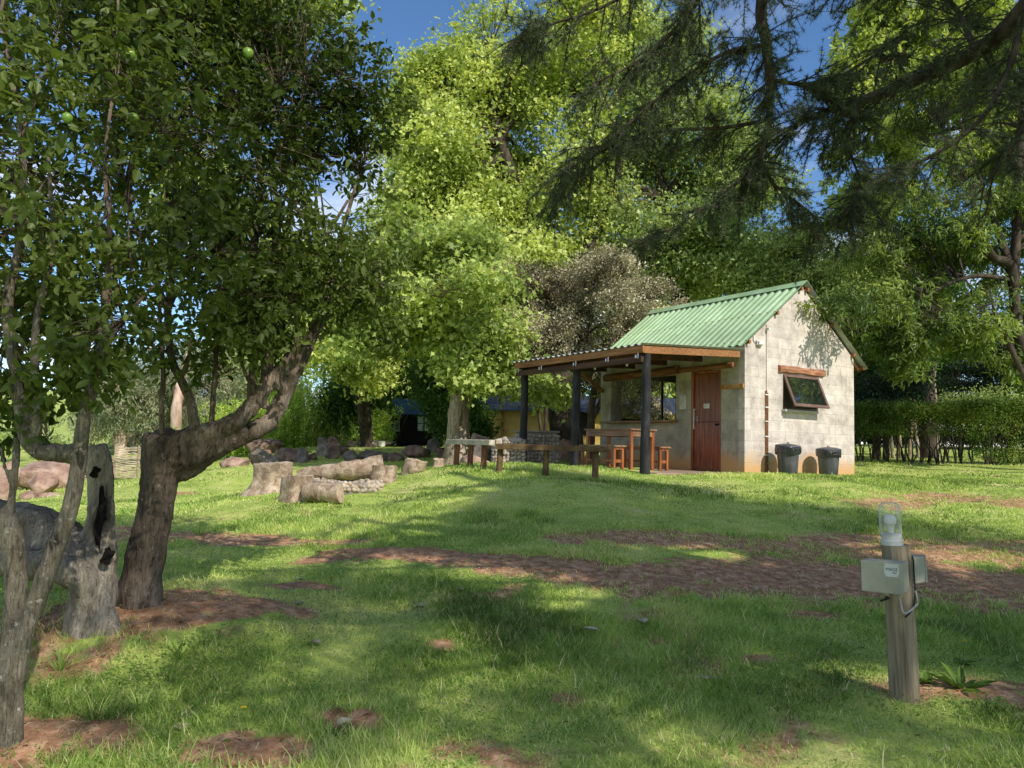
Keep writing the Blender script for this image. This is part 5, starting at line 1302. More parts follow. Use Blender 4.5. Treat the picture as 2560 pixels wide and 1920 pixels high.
trk = [(tp(*c), [x / k_ for x in r]) for c, r in shoots]
far_ok = lambda C: (np.linalg.norm(C - EYE[None], axis=1) > 2.3)
def hangs(C):  # keeps the crown off the open view under the boughs
    d = C - EYE; dep = d @ FWD; px = 1280 + F * (d @ RGT) / dep; py = 960 - F * (d @ UPV) / dep
    lim_ = np.interp(px, [-400, 0, 140, 260, 420, 600, 740, 900, 1010, 1050, 1100], [1010, 990, 950, 890, 900, 860, 790, 770, 780, 500, 100])
    top = np.interp(px, [600, 820, 960, 1040, 1100], [-900, -300, 60, 130, 400])
    gapz = ~((px > 960) & (py < 60))
    return (dep > 2.2) & (py < lim_ + 25 * np.sin(px * .03)) & (px < 1035) & (py > top - 60) & gapz
e_, C_ = tree('apple_tree_tmp', None, None, tuple(ta.location), trk,
     [bl(520, 430, 5.3, 1.15, 1.1, 1.35), bl(380, 120, 5.0, 1.2, 1.1, 1.2), bl(760, 560, 5.6, .75, .8, .95), bl(880, 270, 5.6, .42, .5, .42, .45), bl(600, 760, 5.2, .75, .7, .45), bl(890, 690, 5.6, .36, .45, .30, .4), bl(400, 820, 4.9, .8, .6, .3, .7), bl(650, 150, 5.6, .85, .8, .9)],
     'lf_apple', 5, 4000, 13, .055, .06, .5, LEAF_LANCE, 'bark_apple', 60, .016, .40, 1.2, .05, .9, .15, .45, .26, .0035, trunk_obj=1, side=8, keep=hangs, crown_name='crown')
for c in list(e_.children): c.parent = ta
bpy.data.objects.remove(e_)
fr_ = [(290, 127, 4.3), (325, 137, 4.3), (168, 295, 4.0), (335, 296, 4.4), (393, 653, 4.3), (620, 133, 4.6)]
for k, (px, py, y) in enumerate(fr_[:2] + fr_[3:]):
    q = W(px, py, y - .35); r = .5 * (26 if k != 0 else 24) / F * y
    MB().lathe([(.001, -.86), (.45, -.9), (.85, -.5), (1.0, .05), (.88, .6), (.5, .9), (.18, .86), (.001, .7)], 20).build('apple', M['apple_fruit'], ta, smooth=True).matrix_local = Matrix.Translation(Vector(q - np.array(ta.location))) @ Matrix.Scale(r, 4)

# hollow dead stump with the weathered horizontal log
b = G(225, 1588); Y1 = b[1]; k_ = F / Y1
sp_ = [tp((222, 1640, Y1), (222, 1580, Y1), (228, 1490, Y1), (238, 1400, Y1 + .02), (252, 1310, Y1 + .03), (252, 1230, Y1 + .03), (248, 1160, Y1 + .02), (240, 1114, Y1)), [x / k_ for x in (60, 54, 50, 50, 32, 27, 29, 24)]]
ll_ = [tp((235, 1400, Y1 + .02), (170, 1375, Y1 + .05), (90, 1345, Y1 + .1), (0, 1330, Y1 + .15), (-120, 1310, Y1 + .2), (-240, 1300, Y1 + .3)), [x / k_ for x in (60, 64, 72, 76, 74, 70)]]
un_ = [tp((225, 1520, Y1 - .08), (205, 1450, Y1 - .15), (150, 1418, Y1 - .19), (60, 1408, Y1 - .17), (-60, 1398, Y1 - .1)), [x / k_ for x in (30, 34, 34, 34, 34)]]
rt = [RV(tp((x0, 1620, Y1 - .13), (x0, 1570, Y1 - .12), (x1, 1490, Y1 - .09), (240, 1400, Y1 - .04)), [x / k_ for x in (r + 5, r + 2, r - 3, r - 6)], s=x0) for x0, x1, r in ((183, 192, 20), (215, 212, 24), (250, 238, 20), (280, 260, 17))]
spl = [RV(tp((268, 1400, Y1), (272, 1300, Y1 + .02), (268, 1200, Y1 + .02), (262, 1140, Y1)), [x / k_ for x in (20, 14, 11, 8)])]
ts = empty('hollow_stump', tuple(b), 0, 'hollow weathered dead apple stump with a thick grey log reaching left', 'stump')
cav = W(252, 1290, Y1 - .12)
def sdisp(co):
    d = d1(co) * .8 + bark_disp(.011, 30, 7, .25)(co)
    q = co - cav
    hol = np.exp(-((q[:, 0] / .032) ** 2 + (q[:, 2] / .20) ** 2)) * (co[:, 1] < Y1 + .0)
    q2 = co - W(268, 1392, Y1 - .12); hol = hol + np.exp(-((q2[:, 0] / .03) ** 2 + (q2[:, 2] / .05) ** 2)) * (co[:, 1] < Y1)
    return d - .085 * hol
so_ = remeshed('dead_trunk', [RV(*sp_, n=24, w=.2), RV(*ll_, n=26, w=.25), RV(*un_)] + rt + spl, .013, M['dead_wood'], ts, 4, sdisp)
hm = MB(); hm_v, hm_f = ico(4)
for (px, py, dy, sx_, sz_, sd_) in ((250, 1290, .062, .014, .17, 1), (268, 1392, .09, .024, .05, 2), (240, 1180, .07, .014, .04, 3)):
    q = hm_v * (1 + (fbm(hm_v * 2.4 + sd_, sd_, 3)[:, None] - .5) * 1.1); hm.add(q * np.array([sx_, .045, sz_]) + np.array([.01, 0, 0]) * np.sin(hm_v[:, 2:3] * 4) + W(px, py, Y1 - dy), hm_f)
hm.build('hollow', M['hollow'], ts, smooth=True, world=True)  # dark lumps standing in for the shade inside the cavities

# pale left trunk with its upright stem and elbow branch
b = G(28, 1895); Y2 = b[1]; k_ = F / Y2
t2 = [tp((20, 1960, Y2), (22, 1870, Y2), (26, 1700, Y2), (36, 1560, Y2 + .03), (40, 1430, Y2 + .05), (28, 1330, Y2 + .05), (8, 1270, Y2 + .05)), [x * .68 / k_ for x in (52, 46, 42, 40, 36, 40, 30)]]
st2 = [tp((40, 1700, Y2), (58, 1600, Y2), (96, 1490, Y2 + .02), (140, 1370, Y2 + .04), (178, 1260, Y2 + .06), (198, 1150, Y2 + .08), (208, 1060, Y2 + .08), (232, 960, Y2 + .08), (252, 880, Y2 + .08), (262, 780, Y2 + .1), (280, 690, Y2 + .2)),
       [x * .86 / k_ for x in (26, 23, 26, 25, 23, 21, 19, 18, 16, 12, 7)]]
el = [tp((196, 1135, Y2 + .08), (140, 1132, Y2 + .06), (92, 1122, Y2 + .04), (66, 1080, Y2 + .03), (52, 1010, Y2 + .03), (42, 930, Y2 + .03), (28, 870, Y2 + .03), (20, 740, Y2), (60, 560, Y2), (50, 300, Y2)), [x / k_ for x in (23, 23, 24, 20, 17, 15, 14, 12, 10, 7)]]
el2 = [tp((82, 1110, Y2 + .03), (90, 1060, Y2 + .02), (86, 1000, Y2 + .02), (86, 940, Y2 + .02), (92, 800, Y2), (130, 620, Y2), (120, 380, Y2)), [x / k_ for x in (15, 14, 12, 11, 9, 7, 5)]]
sn_ = [tp((22, 1300, Y2 + .05), (32, 1230, Y2 + .05), (40, 1150, Y2 + .05), (40, 1092, Y2 + .05)), [x / k_ for x in (12, 9, 9, 7)]]
sn2 = [tp((30, 1210, Y2 + .05), (14, 1175, Y2 + .04), (2, 1120, Y2 + .03)), [x / k_ for x in (6, 5, 4)]]
tb = empty('apple_tree', tuple(b), 0, 'slim pale barked apple tree at the left edge with an elbow shaped branch', 'tree')
remeshed('trunk', [RV(*t2), RV(*st2, n=16), RV(*el, n=16), RV(*el2, n=14), RV(*sn_, n=12), RV(*sn2, n=10)], .0095, M['bark_pale'], tb, 3, bark_disp(.0045, 34, 8, .45))
e_, C_ = tree('tmp', None, None, tuple(tb.location), [(tp((262, 760, Y2 + .1), (275, 600, Y2 + .1), (262, 400, Y2 + .15), (290, 150, Y2 + .2), (300, -200, Y2 + .3)), [.018, .014, .010, .007, .005]),
      (tp((20, 740, Y2), (60, 560, Y2), (50, 300, Y2), (0, 50, Y2)), [.02, .016, .012, .008]), (tp((250, 880, Y2 + .1), (310, 800, Y2 + .2), (380, 720, Y2 + .2), (480, 640, Y2 + .2)), [.014, .011, .008, .005])],
     [bl(140, 330, 3.9, .85, .8, .9), bl(120, 700, 3.9, .55, .55, .45), bl(230, 860, 3.7, .34, .3, .14, .22), bl(60, 900, 3.8, .32, .3, .12, .18), bl(-250, 450, 4.2, .9, .9, 1.1), bl(420, 560, 3.9, .34, .4, .35, .3), bl(200, -250, 4.2, 1.1, 1.0, .8), bl(20, 1010, 3.8, .14, .2, .05, .03)],
     'lf_apple', 6, 1900, 13, .05, .064, .5, LEAF_LANCE, 'bark_apple', 34, .011, .40, 1.3, .06, .9, .1, .45, .24, .003, trunk_obj=1, side=8, keep=lambda C: far_ok(C) & (hangs(C) | ((C - EYE) @ RGT * F / ((C - EYE) @ FWD) < -1150)))
for c in list(e_.children): c.parent = tb
bpy.data.objects.remove(e_)
q = W(168, 295, 3.3); MB().lathe([(.001, -.86), (.45, -.9), (.85, -.5), (1.0, .05), (.88, .6), (.5, .9), (.18, .86), (.001, .7)], 20).build('apple', M['apple_fruit'], tb, smooth=True).matrix_local = Matrix.Translation(Vector(q - np.array(tb.location))) @ Matrix.Scale(.023, 4)

def pix(C):
    d = C - EYE; dep = d @ FWD; return 1280 + F * (d @ RGT) / dep, 960 - F * (d @ UPV) / dep
def tkeep(C):
    px, py = pix(C); return px > np.interp(py, [-400, 0, 100, 140, 450, 600], [1230, 1130, 1080, 1020, 900, 700]) + 14 * np.sin(py * .09)
def pkeep(C):
    px, py = pix(C); return (px < np.interp(py, [500, 620, 750, 900, 960, 1100], [1230, 1280, 1290, 1300, 1420, 1420]) + 14 * np.sin(py * .08))
def mkeep(C):
    px, py = pix(C); return (px < np.interp(py, [-300, 0, 70, 110, 480, 620, 800], [880, 900, 900, 690, 720, 960, 1000])) & ((py < 560) | (px > 560))
# --- middle distance ----------------------------------------------------
tree('plane_tree', 'bright green tree with a pale flaking trunk behind the grey bench', 'tree', base_of(1145, 20), [(trunk_pts(1143, 20, [(1146, 1090, 20), (1150, 1000, 20), (1160, 900, 20), (1120, 780, 20), (1100, 660, 20)]), [.48, .40, .31, .27, .20, .12, .06]),
     (tp((1152, 990, 20), (1210, 880, 20.3), (1260, 780, 20.5)), [.2, .12, .06])],
     [bl(1160, 760, 20, 2.6, 2.4, 1.7), bl(990, 810, 19.6, 1.6, 1.6, 1.0), bl(1200, 900, 19.4, 1.0, 1.1, .8), bl(1130, 640, 20, 1.8, 1.8, 1.2), bl(1350, 970, 18.9, .7, .8, .28)],
     'lf_plane', 21, 2000, 34, .26, .14, .85, LEAF_MAPLE, 'bark_plane', 40, .09, .38, .5, .12, .7, .45, .7, keep=pkeep, sub=12)
tree('tall_plane_tree', 'tallest bright yellow green tree rising behind the plane tree', 'tree', base_of(1408, 25), [(trunk_pts(1412, 25, [(1408, 1070, 25), (1404, 1010, 25), (1395, 850, 25), (1340, 600, 25.5), (1250, 350, 26), (1200, 150, 26)]), [.62, .55, .46, .42, .32, .24, .16, .08]), (tp((1395, 850, 25), (1480, 600, 26), (1560, 400, 26)), [.25, .18, .08])],
     [bl(1140, 330, 27, 2.7, 3, 3.2), bl(1230, 150, 27.5, 2.3, 2.5, 2.2), bl(1080, 560, 26.5, 2.0, 2.2, 1.8), bl(1330, 380, 26.5, 2.8, 2.8, 3.6), bl(1400, 120, 27, 2.6, 2.8, 2.2), bl(1060, 250, 27, 1.0, 1.2, 1.7), bl(1320, 620, 26, 2.4, 2.4, 1.6)],
     'lf_maple', 22, 4400, 34, .36, .16, .8, LEAF_STAR, 'bark_dark', 60, .19, .44, .42, .1, .7, .5, .7, vshift=.12, keep=tkeep, sub=14)
tree('oak_tree', 'broad mid green tree filling the sky behind the hut roof', 'tree', base_of(1720, 29), [(trunk_pts(1720, 29, [(1715, 1000, 29), (1700, 750, 29), (1660, 500, 29), (1620, 250, 29)]), [.5, .45, .38, .34, .24, .12]), (tp((1700, 750, 29), (1820, 600, 29), (1900, 480, 29)), [.25, .16, .08])],
     [bl(1600, 560, 28.5, 3.2, 3, 2.6), bl(1790, 640, 28, 2.8, 2.6, 1.8), bl(1650, 280, 29, 3.4, 3, 3.2), bl(1850, 430, 29.5, 1.9, 2, 2.2), bl(1560, 60, 29, 3.0, 3, 2.0), bl(1960, 760, 28, 1.9, 2, 1.2), bl(1500, 700, 27.5, 1.6, 1.6, 1.0)],
     'lf_oak', 23, 4000, 34, .38, .165, .6, LEAF_STAR, 'bark_dark', 50, .16, .43, .42, .1, .7, .45, .6, sub=14)
tree('purple_leaf_tree', 'round purple brown small leaved tree behind the porch', 'tree', base_of(1440, 21.5), [(trunk_pts(1446, 21.3, [(1444, 1070, 21.3), (1440, 1000, 21.3), (1450, 900, 21.3), (1480, 780, 21.3)]), [.2, .16, .13, .12, .10, .05]), (trunk_pts(1475, 21.6, [(1478, 1080, 21.6), (1480, 1010, 21.6), (1500, 920, 21.6), (1560, 800, 21.6)]), [.15, .12, .11, .10, .08, .04]), (tp((1478, 1050, 21.6), (1530, 960, 21.7), (1600, 880, 21.7)), [.09, .06, .03])],
     [bl(1450, 800, 20.6, 2.0, 1.8, 1.75), bl(1600, 800, 21.6, 1.1, 1.2, 1.0), bl(1350, 830, 20.4, 1.0, 1.1, 1.2), bl(1500, 740, 20.8, 1.7, 1.4, .9), bl(1660, 870, 21.5, .7, .9, .9), bl(1560, 940, 21.5, 1.1, 1.2, .5), bl(1600, 1010, 22, .7, .8, .4)],
     'lf_purple', 24, 2600, 38, .2, .075, .48, LEAF_KITE, 'bark_apple', 60, .05, .37, .9, .03, .85, .45, .45, shoot=.4, vshift=.0, sub=9)
tree('maple_tree', 'bright green maple showing through the apple leaves', 'tree', base_of(915, 29), [(trunk_pts(915, 29, [(905, 1000, 28), (860, 850, 27), (830, 700, 27), (800, 620, 27)]), [.3, .26, .22, .18, .12, .05])],
     [bl(800, 600, 27, 2.6, 2.4, 2.0), bl(520, 480, 26, 2.0, 2.0, 2.0), bl(640, 20, 24, 2.8, 2.4, 1.5), bl(890, 860, 26, 1.9, 1.8, 1.6), bl(860, 20, 24, .8, .9, .6), bl(640, 760, 28, 1.9, 1.8, 1.6), bl(960, 700, 26, 1.3, 1.3, 1.3)],
     'lf_maple', 25, 2400, 28, .34, .16, .85, LEAF_MAPLE, 'bark_dark', 30, .09, .45, .45, .12, .7, .5, .7, keep=mkeep, sub=12)
tree('small_leaved_tree', 'dim green tree drooping over the dark shed', 'tree', base_of(950, 31), [(trunk_pts(905, 31.5, [(905, 1020, 31.5), (900, 900, 31.5), (905, 800, 31.5)]), [.16, .14, .12, .1, .05])],
     [bl(905, 960, 30.5, 1.15, 1.2, 1.4), bl(980, 890, 31.5, 1.5, 1.5, .9), bl(860, 1010, 31, .9, 1.1, .8)],
     'lf_dim', 26, 1500, 22, .22, .15, .7, LEAF_STAR, 'bark_dark', 20, .06, .34, .7, .15, .8, .4, .5)
tree('dark_bush', 'dense dark bush between the pale trunk and the yellow building', 'bush', base_of(1180, 24), [(trunk_pts(1180, 24.5, [(1180, 1060, 24.5), (1185, 980, 24.5)]), [.08, .07, .06, .03])],
     [bl(1140, 1020, 24.6, 1.1, 1.2, 1.1), bl(1100, 940, 25, 1.0, 1, 1.1), bl(1195, 1080, 24.4, .4, .6, .5)],
     'lf_dim', 27, 900, 26, .18, .12, .5, LEAF_KITE, 'bark_dark', 16, .03, .30, 1, .1, .8, .3, .4)
for k, (px, y, lb) in enumerate(((1362, 27, 'thin dark stemmed sapling left of the thick trunk under the porch'),)):
    tree('sapling', lb, 'tree', base_of(px, y), [(trunk_pts(px - 18, y, [(px - 10, 1080, y), (px - 22, 980, y), (px - 30, 900, y)]), [.08, .07, .06, .05, .03]), (trunk_pts(px, y, [(px, 1080, y), (px + 8, 980, y), (px + 20, 900, y)]), [.09, .07, .06, .05, .03]), (trunk_pts(px + 16, y, [(px + 18, 1080, y), (px + 30, 990, y), (px + 40, 900, y)]), [.08, .06, .05, .04, .02])],
         [bl(px - 10, 930, y, 1.1, 1, .7)], 'lf_plane', 28, 260, 20, .22, .14, .8, LEAF_STAR, 'bark_dark', 8, .02)
# --- right side ---------------------------------------------------------
def rkeep(C):
    d = C - EYE; dep = d @ FWD; px = 1280 + F * (d @ RGT) / dep; py = 960 - F * (d @ UPV) / dep
    lim_ = np.interp(px, [1950, 2040, 2110, 2200, 2300, 2400, 2600, 3200], [700, 850, 905, 950, 925, 870, 960, 1000])
    lft = np.interp(py, [-200, 200, 420, 520, 600, 700, 860, 1000], [2000, 2090, 2150, 2120, 2010, 1990, 2030, 2100])
    return (py < lim_ + 18 * np.sin(px * .05)) & (px > lft + 20 * np.sin(py * .06))
Yr = 17.3
tree('lance_leaved_tree', 'shady lance leaved tree reaching over the right end of the hut roof', 'tree', base_of(2640, Yr), [
     (trunk_pts(2640, Yr, [(2600, 1000, Yr), (2550, 850, Yr), (2535, 720, Yr), (2540, 600, Yr), (2548, 400, Yr), (2560, 150, Yr)]), [.18, .16, .13, .12, .11, .10, .08, .05]),
     (trunk_pts(2680, Yr - 1, [(2600, 1000, Yr - 1), (2555, 930, Yr - 1), (2510, 830, Yr - 1), (2480, 760, Yr - 1)]), [.09, .08, .07, .06, .05, .02]),
     (tp((2535, 720, Yr), (2525, 660, Yr - .1), (2480, 640, Yr - .2), (2450, 560, Yr - .3), (2420, 470, Yr - .3)), [.11, .10, .09, .07, .05]),
     (tp((2530, 700, Yr), (2440, 690, Yr - .2), (2350, 720, Yr - .3), (2250, 790, Yr - .4), (2150, 830, Yr - .4)), [.06, .05, .045, .035, .015]),
     (tp((2520, 650, Yr), (2490, 560, Yr), (2460, 480, Yr), (2400, 300, Yr)), [.09, .07, .05, .02])],
     [bl(2420, 760, Yr, 1.6, 1.3, 1.0), bl(2220, 780, Yr, 1.2, 1.2, .85), bl(2350, 520, Yr + .3, 1.5, 1.6, 1.3), bl(2125, 740, Yr - 1.5, .6, .45, .55), bl(2300, 830, Yr - .4, .9, .8, .6), bl(2650, 600, Yr + .5, 2.0, 1.8, 2.0), bl(2420, 200, Yr + 1.5, 2.2, 1.8, 1.8), bl(2230, 600, Yr + .3, .9, 1.0, .8), bl(2280, 890, Yr - .1, .55, .7, .3), bl(2540, 880, Yr, .8, 1, .5)],
     'lf_lance', 31, 3000, 20, .15, .155, .26, LEAF_LANCE, 'bark_dark', 60, .045, .33, .9, .25, .8, .25, .5, shoot=.35, twig=.006, keep=rkeep, sub=10)
tree('ash_tree', 'sunlit yellow green tree at the top right corner behind the conifer boughs', 'tree', base_of(2330, 23), [(trunk_pts(2320, 23, [(2320, 1000, 23), (2300, 700, 23), (2280, 300, 23), (2300, 50, 23)]), [.25, .22, .19, .16, .1, .05])],
     [bl(2200, 260, 22.5, 1.6, 1.7, 1.8), bl(2350, 120, 23, 2.2, 2, 1.8), bl(2480, 300, 23, 2.2, 2, 2.2), bl(2150, 480, 23, 1.2, 1.3, .9), bl(2300, 30, 22, 2.0, 2, 1.2)],
     'lf_maple', 32, 1900, 24, .28, .24, .34, LEAF_LANCE, 'bark_dark', 26, .07, .38, .5, .2, .8, .45, .55, shoot=.4, sub=12)
tree('feathery_tree', 'pale feathery green tree between the hut roof and the lance leaved tree', 'tree', base_of(2080, 26), [(trunk_pts(2090, 26, [(2090, 1000, 26), (2080, 800, 26), (2070, 650, 26)]), [.16, .14, .12, .1, .05])],
     [bl(2060, 700, 26, 1.3, 1.3, 1.2), bl(2000, 600, 26.5, 1.0, 1.1, .7), bl(2160, 650, 26.5, 1.0, 1.1, .9), bl(1930, 690, 27, .8, 1, .6)],
     'lf_oak', 33, 900, 26, .22, .16, .3, LEAF_LANCE, 'bark_dark', 20, .05, .36, .7, .2, .7, .4, .5, vshift=.15)
# hedge
h0 = W(2142, 1165, 19.6); h1 = W(2760, 1170, 19.0); hc = (h0 + h1) / 2; n_ = 15; g = np.random.default_rng(8)
hz = zg(hc[0], hc[1]); he = empty('hedge', (hc[0], hc[1], hz), 0, 'clipped green hedge on bare stems right of the hut', 'hedge')
L_ = h1[0] - h0[0]
for k in range(n_ * 2 + 2):
    x = h0[0] + L_ * (k + g.uniform(-.2, .2)) / (n_ * 2 + 1); y = h0[1] + (h1[1] - h0[1]) * (x - h0[0]) / L_ + g.normal(0, .08); z = zg(x, y); s_ = MB(); j0 = [(x, y, z - .05)]
    for j in range(3):
        P_ = j0 + [ (x + g.normal(0, .06), y + g.normal(0, .06), z + .35), (x + g.normal(0, .16), y + g.normal(0, .12), z + .75), (x + g.normal(0, .25), y + g.normal(0, .15), z + 1.15)]
        P_, r_ = smooth_path(P_, [g.uniform(.012, .03), .015, .012, .007], 3); s_.tube(P_, r_, 6)
    s_.build('stem', M['bark_dark'], he, world=True)
n = 5200; x = g.uniform(0, 1, n); fill = sstep(.36, .56, x + (fbm(xy3(x * 12, x * 0), 5, 2) - .5) * .1)
top = 1.43 + .12 * fill; low = .74 - .72 * fill
z = np.where(g.random(n) < .62, top - np.abs(g.normal(0, .12, n)), g.uniform(0, 1, n) * (top - low) + low); ydev = g.uniform(-1, 1, n) * .38 * np.where(z > .7, 1, .6)
C = np.stack([h0[0] + L_ * x, h0[1] + (h1[1] - h0[1]) * x + ydev, z], -1)
gapm = (fbm(np.stack([C[:, 0] * 1.6, C[:, 2] * 1.8, C[:, 1]], -1), 44, 3) > .42 - .1 * (z > 1.1) - .06 * fill); C = C[gapm]; C[:, 2] += zground(C[:, 0], C[:, 1])
per = 22; ci = np.repeat(np.arange(len(C)), per); n = len(ci); P = C[ci] + g.normal(0, .07, (n, 3)); D_ = rdir(n, g); D_[:, 2] += .4; N_ = rdir(n, g); N_[:, 2] += .5
V, l, s, k = leaves(P, D_, N_, g.uniform(.035, .065, n), g.uniform(.02, .03, n), LEAF_KITE); raw_mesh('foliage', V, l, s, M['lf_hedge'], he, attr=np.repeat(np.clip(.45 + (fbm(C * 1.2, 3, 2) - .5)[ci] + g.normal(0, .2, n), 0, 1), k), world=True)
# shrubs behind the hedge
sm = []
for k, (px, tx, ty) in enumerate(((2232, 2170, 880), (2252, 2215, 850), (2275, 2300, 870), (2296, 2240, 860), (2318, 2345, 880), (2345, 2330, 880))):
    sm.append((trunk_pts(px, 23, [(px + (tx - px) * .3, 1020, 23), (tx, ty, 23)]), [.06, .055, .045, .02]))
tree('multistem_shrub', 'thin multi stemmed shrub behind the hedge', 'tree', base_of(2285, 23), sm, [bl(2230, 880, 23, 1.3, 1.0, .6), bl(2330, 860, 23.3, 1.0, 1, .5), bl(2160, 930, 23, .8, .8, .6)], 'lf_dim', 41, 700, 22, .2, .11, .45, LEAF_KITE, 'bark_plane', 14, .02, .36, .8)
tree('dark_shrub', 'dark twiggy shrub behind the hut corner and hedge', 'bush', base_of(2190, 21.5), [(trunk_pts(2190, 21.5, [(2190, 1060, 21.5), (2180, 980, 21.5)]), [.12, .11, .08, .04]), (trunk_pts(2215, 21.5, [(2218, 1060, 21.5), (2240, 960, 21.5)]), [.1, .09, .07, .04])], [bl(2190, 1000, 21.6, .8, .8, .8), bl(2260, 960, 22, .7, .8, .6)], 'lf_dark', 42, 420, 22, .18, .1, .5, LEAF_KITE, 'bark_dark', 12, .02, .36, .8)
for k, (px, y, t_, lb) in enumerate(((2470, 34, 780, 'dark layered conifer behind the right end of the hedge'), (2330, 40, 820, 'dark conifer with sky showing through its flat boughs behind the hedge'), (2700, 30, 700, 'dark conifer cut off by the right edge'))):
    bb = [bl(px + 20 * math.sin(j * 3), t_ + 60 + j * 42, y, 2.9 - .1 * j, 2.0, .28) for j in range(7)]
    tree('dark_conifer', lb, 'tree', base_of(px, y), [(trunk_pts(px, y, [(px, 1000, y), (px, 850, y), (px, t_, y)]), [.25, .22, .2, .15, .05])], bb, 'lf_dark', 43 + k, 1300, 26, .26, .2, .16, LEAF_KITE, 'bark_dark', 30, .05, .36, .6, .0, .4, .1, .5)
tree('low_bright_shrub', 'bright yellow green shrub in the gap above the hedge', 'bush', base_of(2410, 24), [(trunk_pts(2400, 24, [(2400, 1080, 24), (2400, 1020, 24)]), [.05, .05, .04, .02])], [bl(2400, 1030, 24, .9, .8, .6), bl(2300, 1020, 24.5, .8, .8, .45), bl(2210, 1040, 25, .8, .8, .5), bl(2490, 1010, 23, .8, .7, .5)], 'lf_oak', 46, 500, 24, .18, .1, .4, LEAF_KITE, 'bark_dark', 10, .02, .38, 1)
# --- left distance ------------------------------------------------------
for k, (px, y, w, t_, lb) in enumerate(((300, 44, 2.6, 860, 'drooping grey green gum tree above the wattle fence'), (505, 46, 2.8, 840, 'grey green gum tree with a salmon trunk seen between the apple shoots'), (640, 50, 3.0, 760, 'hazy gum tree right of the salmon trunked one'), (400, 52, 3.2, 930, 'low grey green gum regrowth behind the fence'))):
    bb = [bl(px, (t_ + 1060) / 2, y, w, w, (1060 - t_) / 2 / F * y), bl(px - 50, t_ + 170, y, w * .6, w * .6, w * .6), bl(px + 50, t_ + 120, y, w * .6, w * .6, w * .6)]
    tree('gum_tree', lb, 'tree', base_of(px, y), [(trunk_pts(px - 62 if k == 1 else px, y, [(px - 66 if k == 1 else px, 1080, y - 2.5 * (k == 1)), (px - 58 if k == 1 else px, 980, y - 2.5 * (k == 1)), (px - 30, 850, y)]), [.35, .33, .3, .26, .1])], bb, 'lf_gum', 51 + k, 1100, 26, .34, .26, .16, LEAF_KITE, 'bark_gum', 22, .06, .38, .4, .35, 1.2, .3, .2, shoot=.5)
g = np.random.default_rng(21)
for k, (px, y, hh, sp, lb) in enumerate(((610, 29, 2.0, 1.4, 'light green reed clump behind the tall pinkish boulder'), (720, 31, 2.9, 1.6, 'tall feathery reed clump behind the boulder heap'), (840, 32, 2.7, 1.6, 'reed clump between the boulders and the dark shed'), (510, 31, 1.2, .9, 'short yellow green reed clump at the left end of the rocks'), (930, 30, 1.5, .6, 'small reed clump in front of the shed corner'))):
    b = base_of(px, y); e = empty('reed_clump', b, 0, lb, 'reeds'); n = int(5200 * sp); ns = int(90 * sp)
    sx_ = g.normal(0, sp * .5, ns); sy_ = g.normal(0, sp * .35, ns); hs_ = hh * g.uniform(.6, 1.15, ns); lx_ = g.normal(0, .22, ns); ly_ = g.normal(0, .15, ns)
    si = g.integers(0, ns, n); t = g.uniform(.08, 1, n)
    P = np.stack([b[0] + sx_[si] + lx_[si] * t ** 2 * hs_[si], b[1] + sy_[si] + ly_[si] * t ** 2 * hs_[si], b[2] - .1 + t * hs_[si]], -1) + g.normal(0, .03, (n, 3))
    D_ = rdir(n, g); D_[:, 2] += .55; V, l, s, kk = leaves(P, D_, rdir(n, g) + [0, 0, .4], g.uniform(.12, .30, n), g.uniform(.012, .028, n), LEAF_KITE)
    raw_mesh('leaves', V, l, s, M['lf_bamboo'], e, attr=np.repeat(np.clip(g.normal(.5, .22, n) + .2 * (t - .5), 0, 1), kk), world=True)
    st = twigs(np.stack([b[0] + sx_, b[1] + sy_, np.full(ns, b[2] - .1)], -1), np.stack([b[0] + sx_ + lx_ * hs_, b[1] + sy_ + ly_ * hs_, b[2] - .1 + hs_], -1), np.full(ns, .014), np.full(ns, .005), np.zeros((ns, 3)), 3, 3)
    raw_mesh('stems', *st, M['stem'], e, world=True)
tree('small_hill_tree', 'small bush on the grassy hillside at the far left', 'bush', base_of(118, 60), [(trunk_pts(112, 60, [(112, 1060, 60), (115, 1040, 60)]), [.1, .1, .08, .04])], [bl(115, 1050, 60, .9, .9, 1.0), bl(40, 1095, 40, 1.2, .8, .5), bl(110, 1115, 36, 1.0, .7, .35)], 'lf_oak', 61, 260, 22, .25, .2, .4, LEAF_KITE, 'bark_dark', 6, .03)
# far screen of woodland between the trunks
far = [(660, 48, 'lf_oak'), (1000, 52, 'lf_dim'), (1240, 47, 'lf_oak'), (1420, 50, 'lf_dim'), (1620, 46, 'lf_oak'), (1850, 48, 'lf_dim'), (2080, 50, 'lf_oak'), (2250, 44, 'lf_dim'), (2640, 42, 'lf_dim')]
names_ = ['second', 'third', 'fourth', 'fifth', 'sixth', 'seventh', 'eighth', 'ninth']
wh = ['far tree left of the shed', 'far tree just behind the dark shed roof', 'far tree behind the pale trunk', 'far tree behind the thick trunk seen under the porch', 'far tree seen through the hut opening', 'far tree behind the green roof', 'far tree behind the roof peak', 'far tree behind the multi stemmed shrub', 'far tree behind the right end of the hedge']
for k, (px, y, lf_) in enumerate(far):
    tree('woodland_tree', wh[k], 'tree', base_of(px, y), [(trunk_pts(px, y, [(px, 1000, y), (px, 800, y), (px, 650, y)]), [.3, .28, .26, .2, .1])], [bl(px, 900, y, 3.4, 2.4, 4.2), bl(px + 60, 700, y, 3.0, 2.4, 2.6), bl(px - 70, 1040, y, 2.2, 2, 1.6)], lf_, 70 + k, 1300, 20, .42, .32, .7, LEAF_STAR, 'bark_dark', 16, .08, .34, .4, .1, .8, .4, .6)

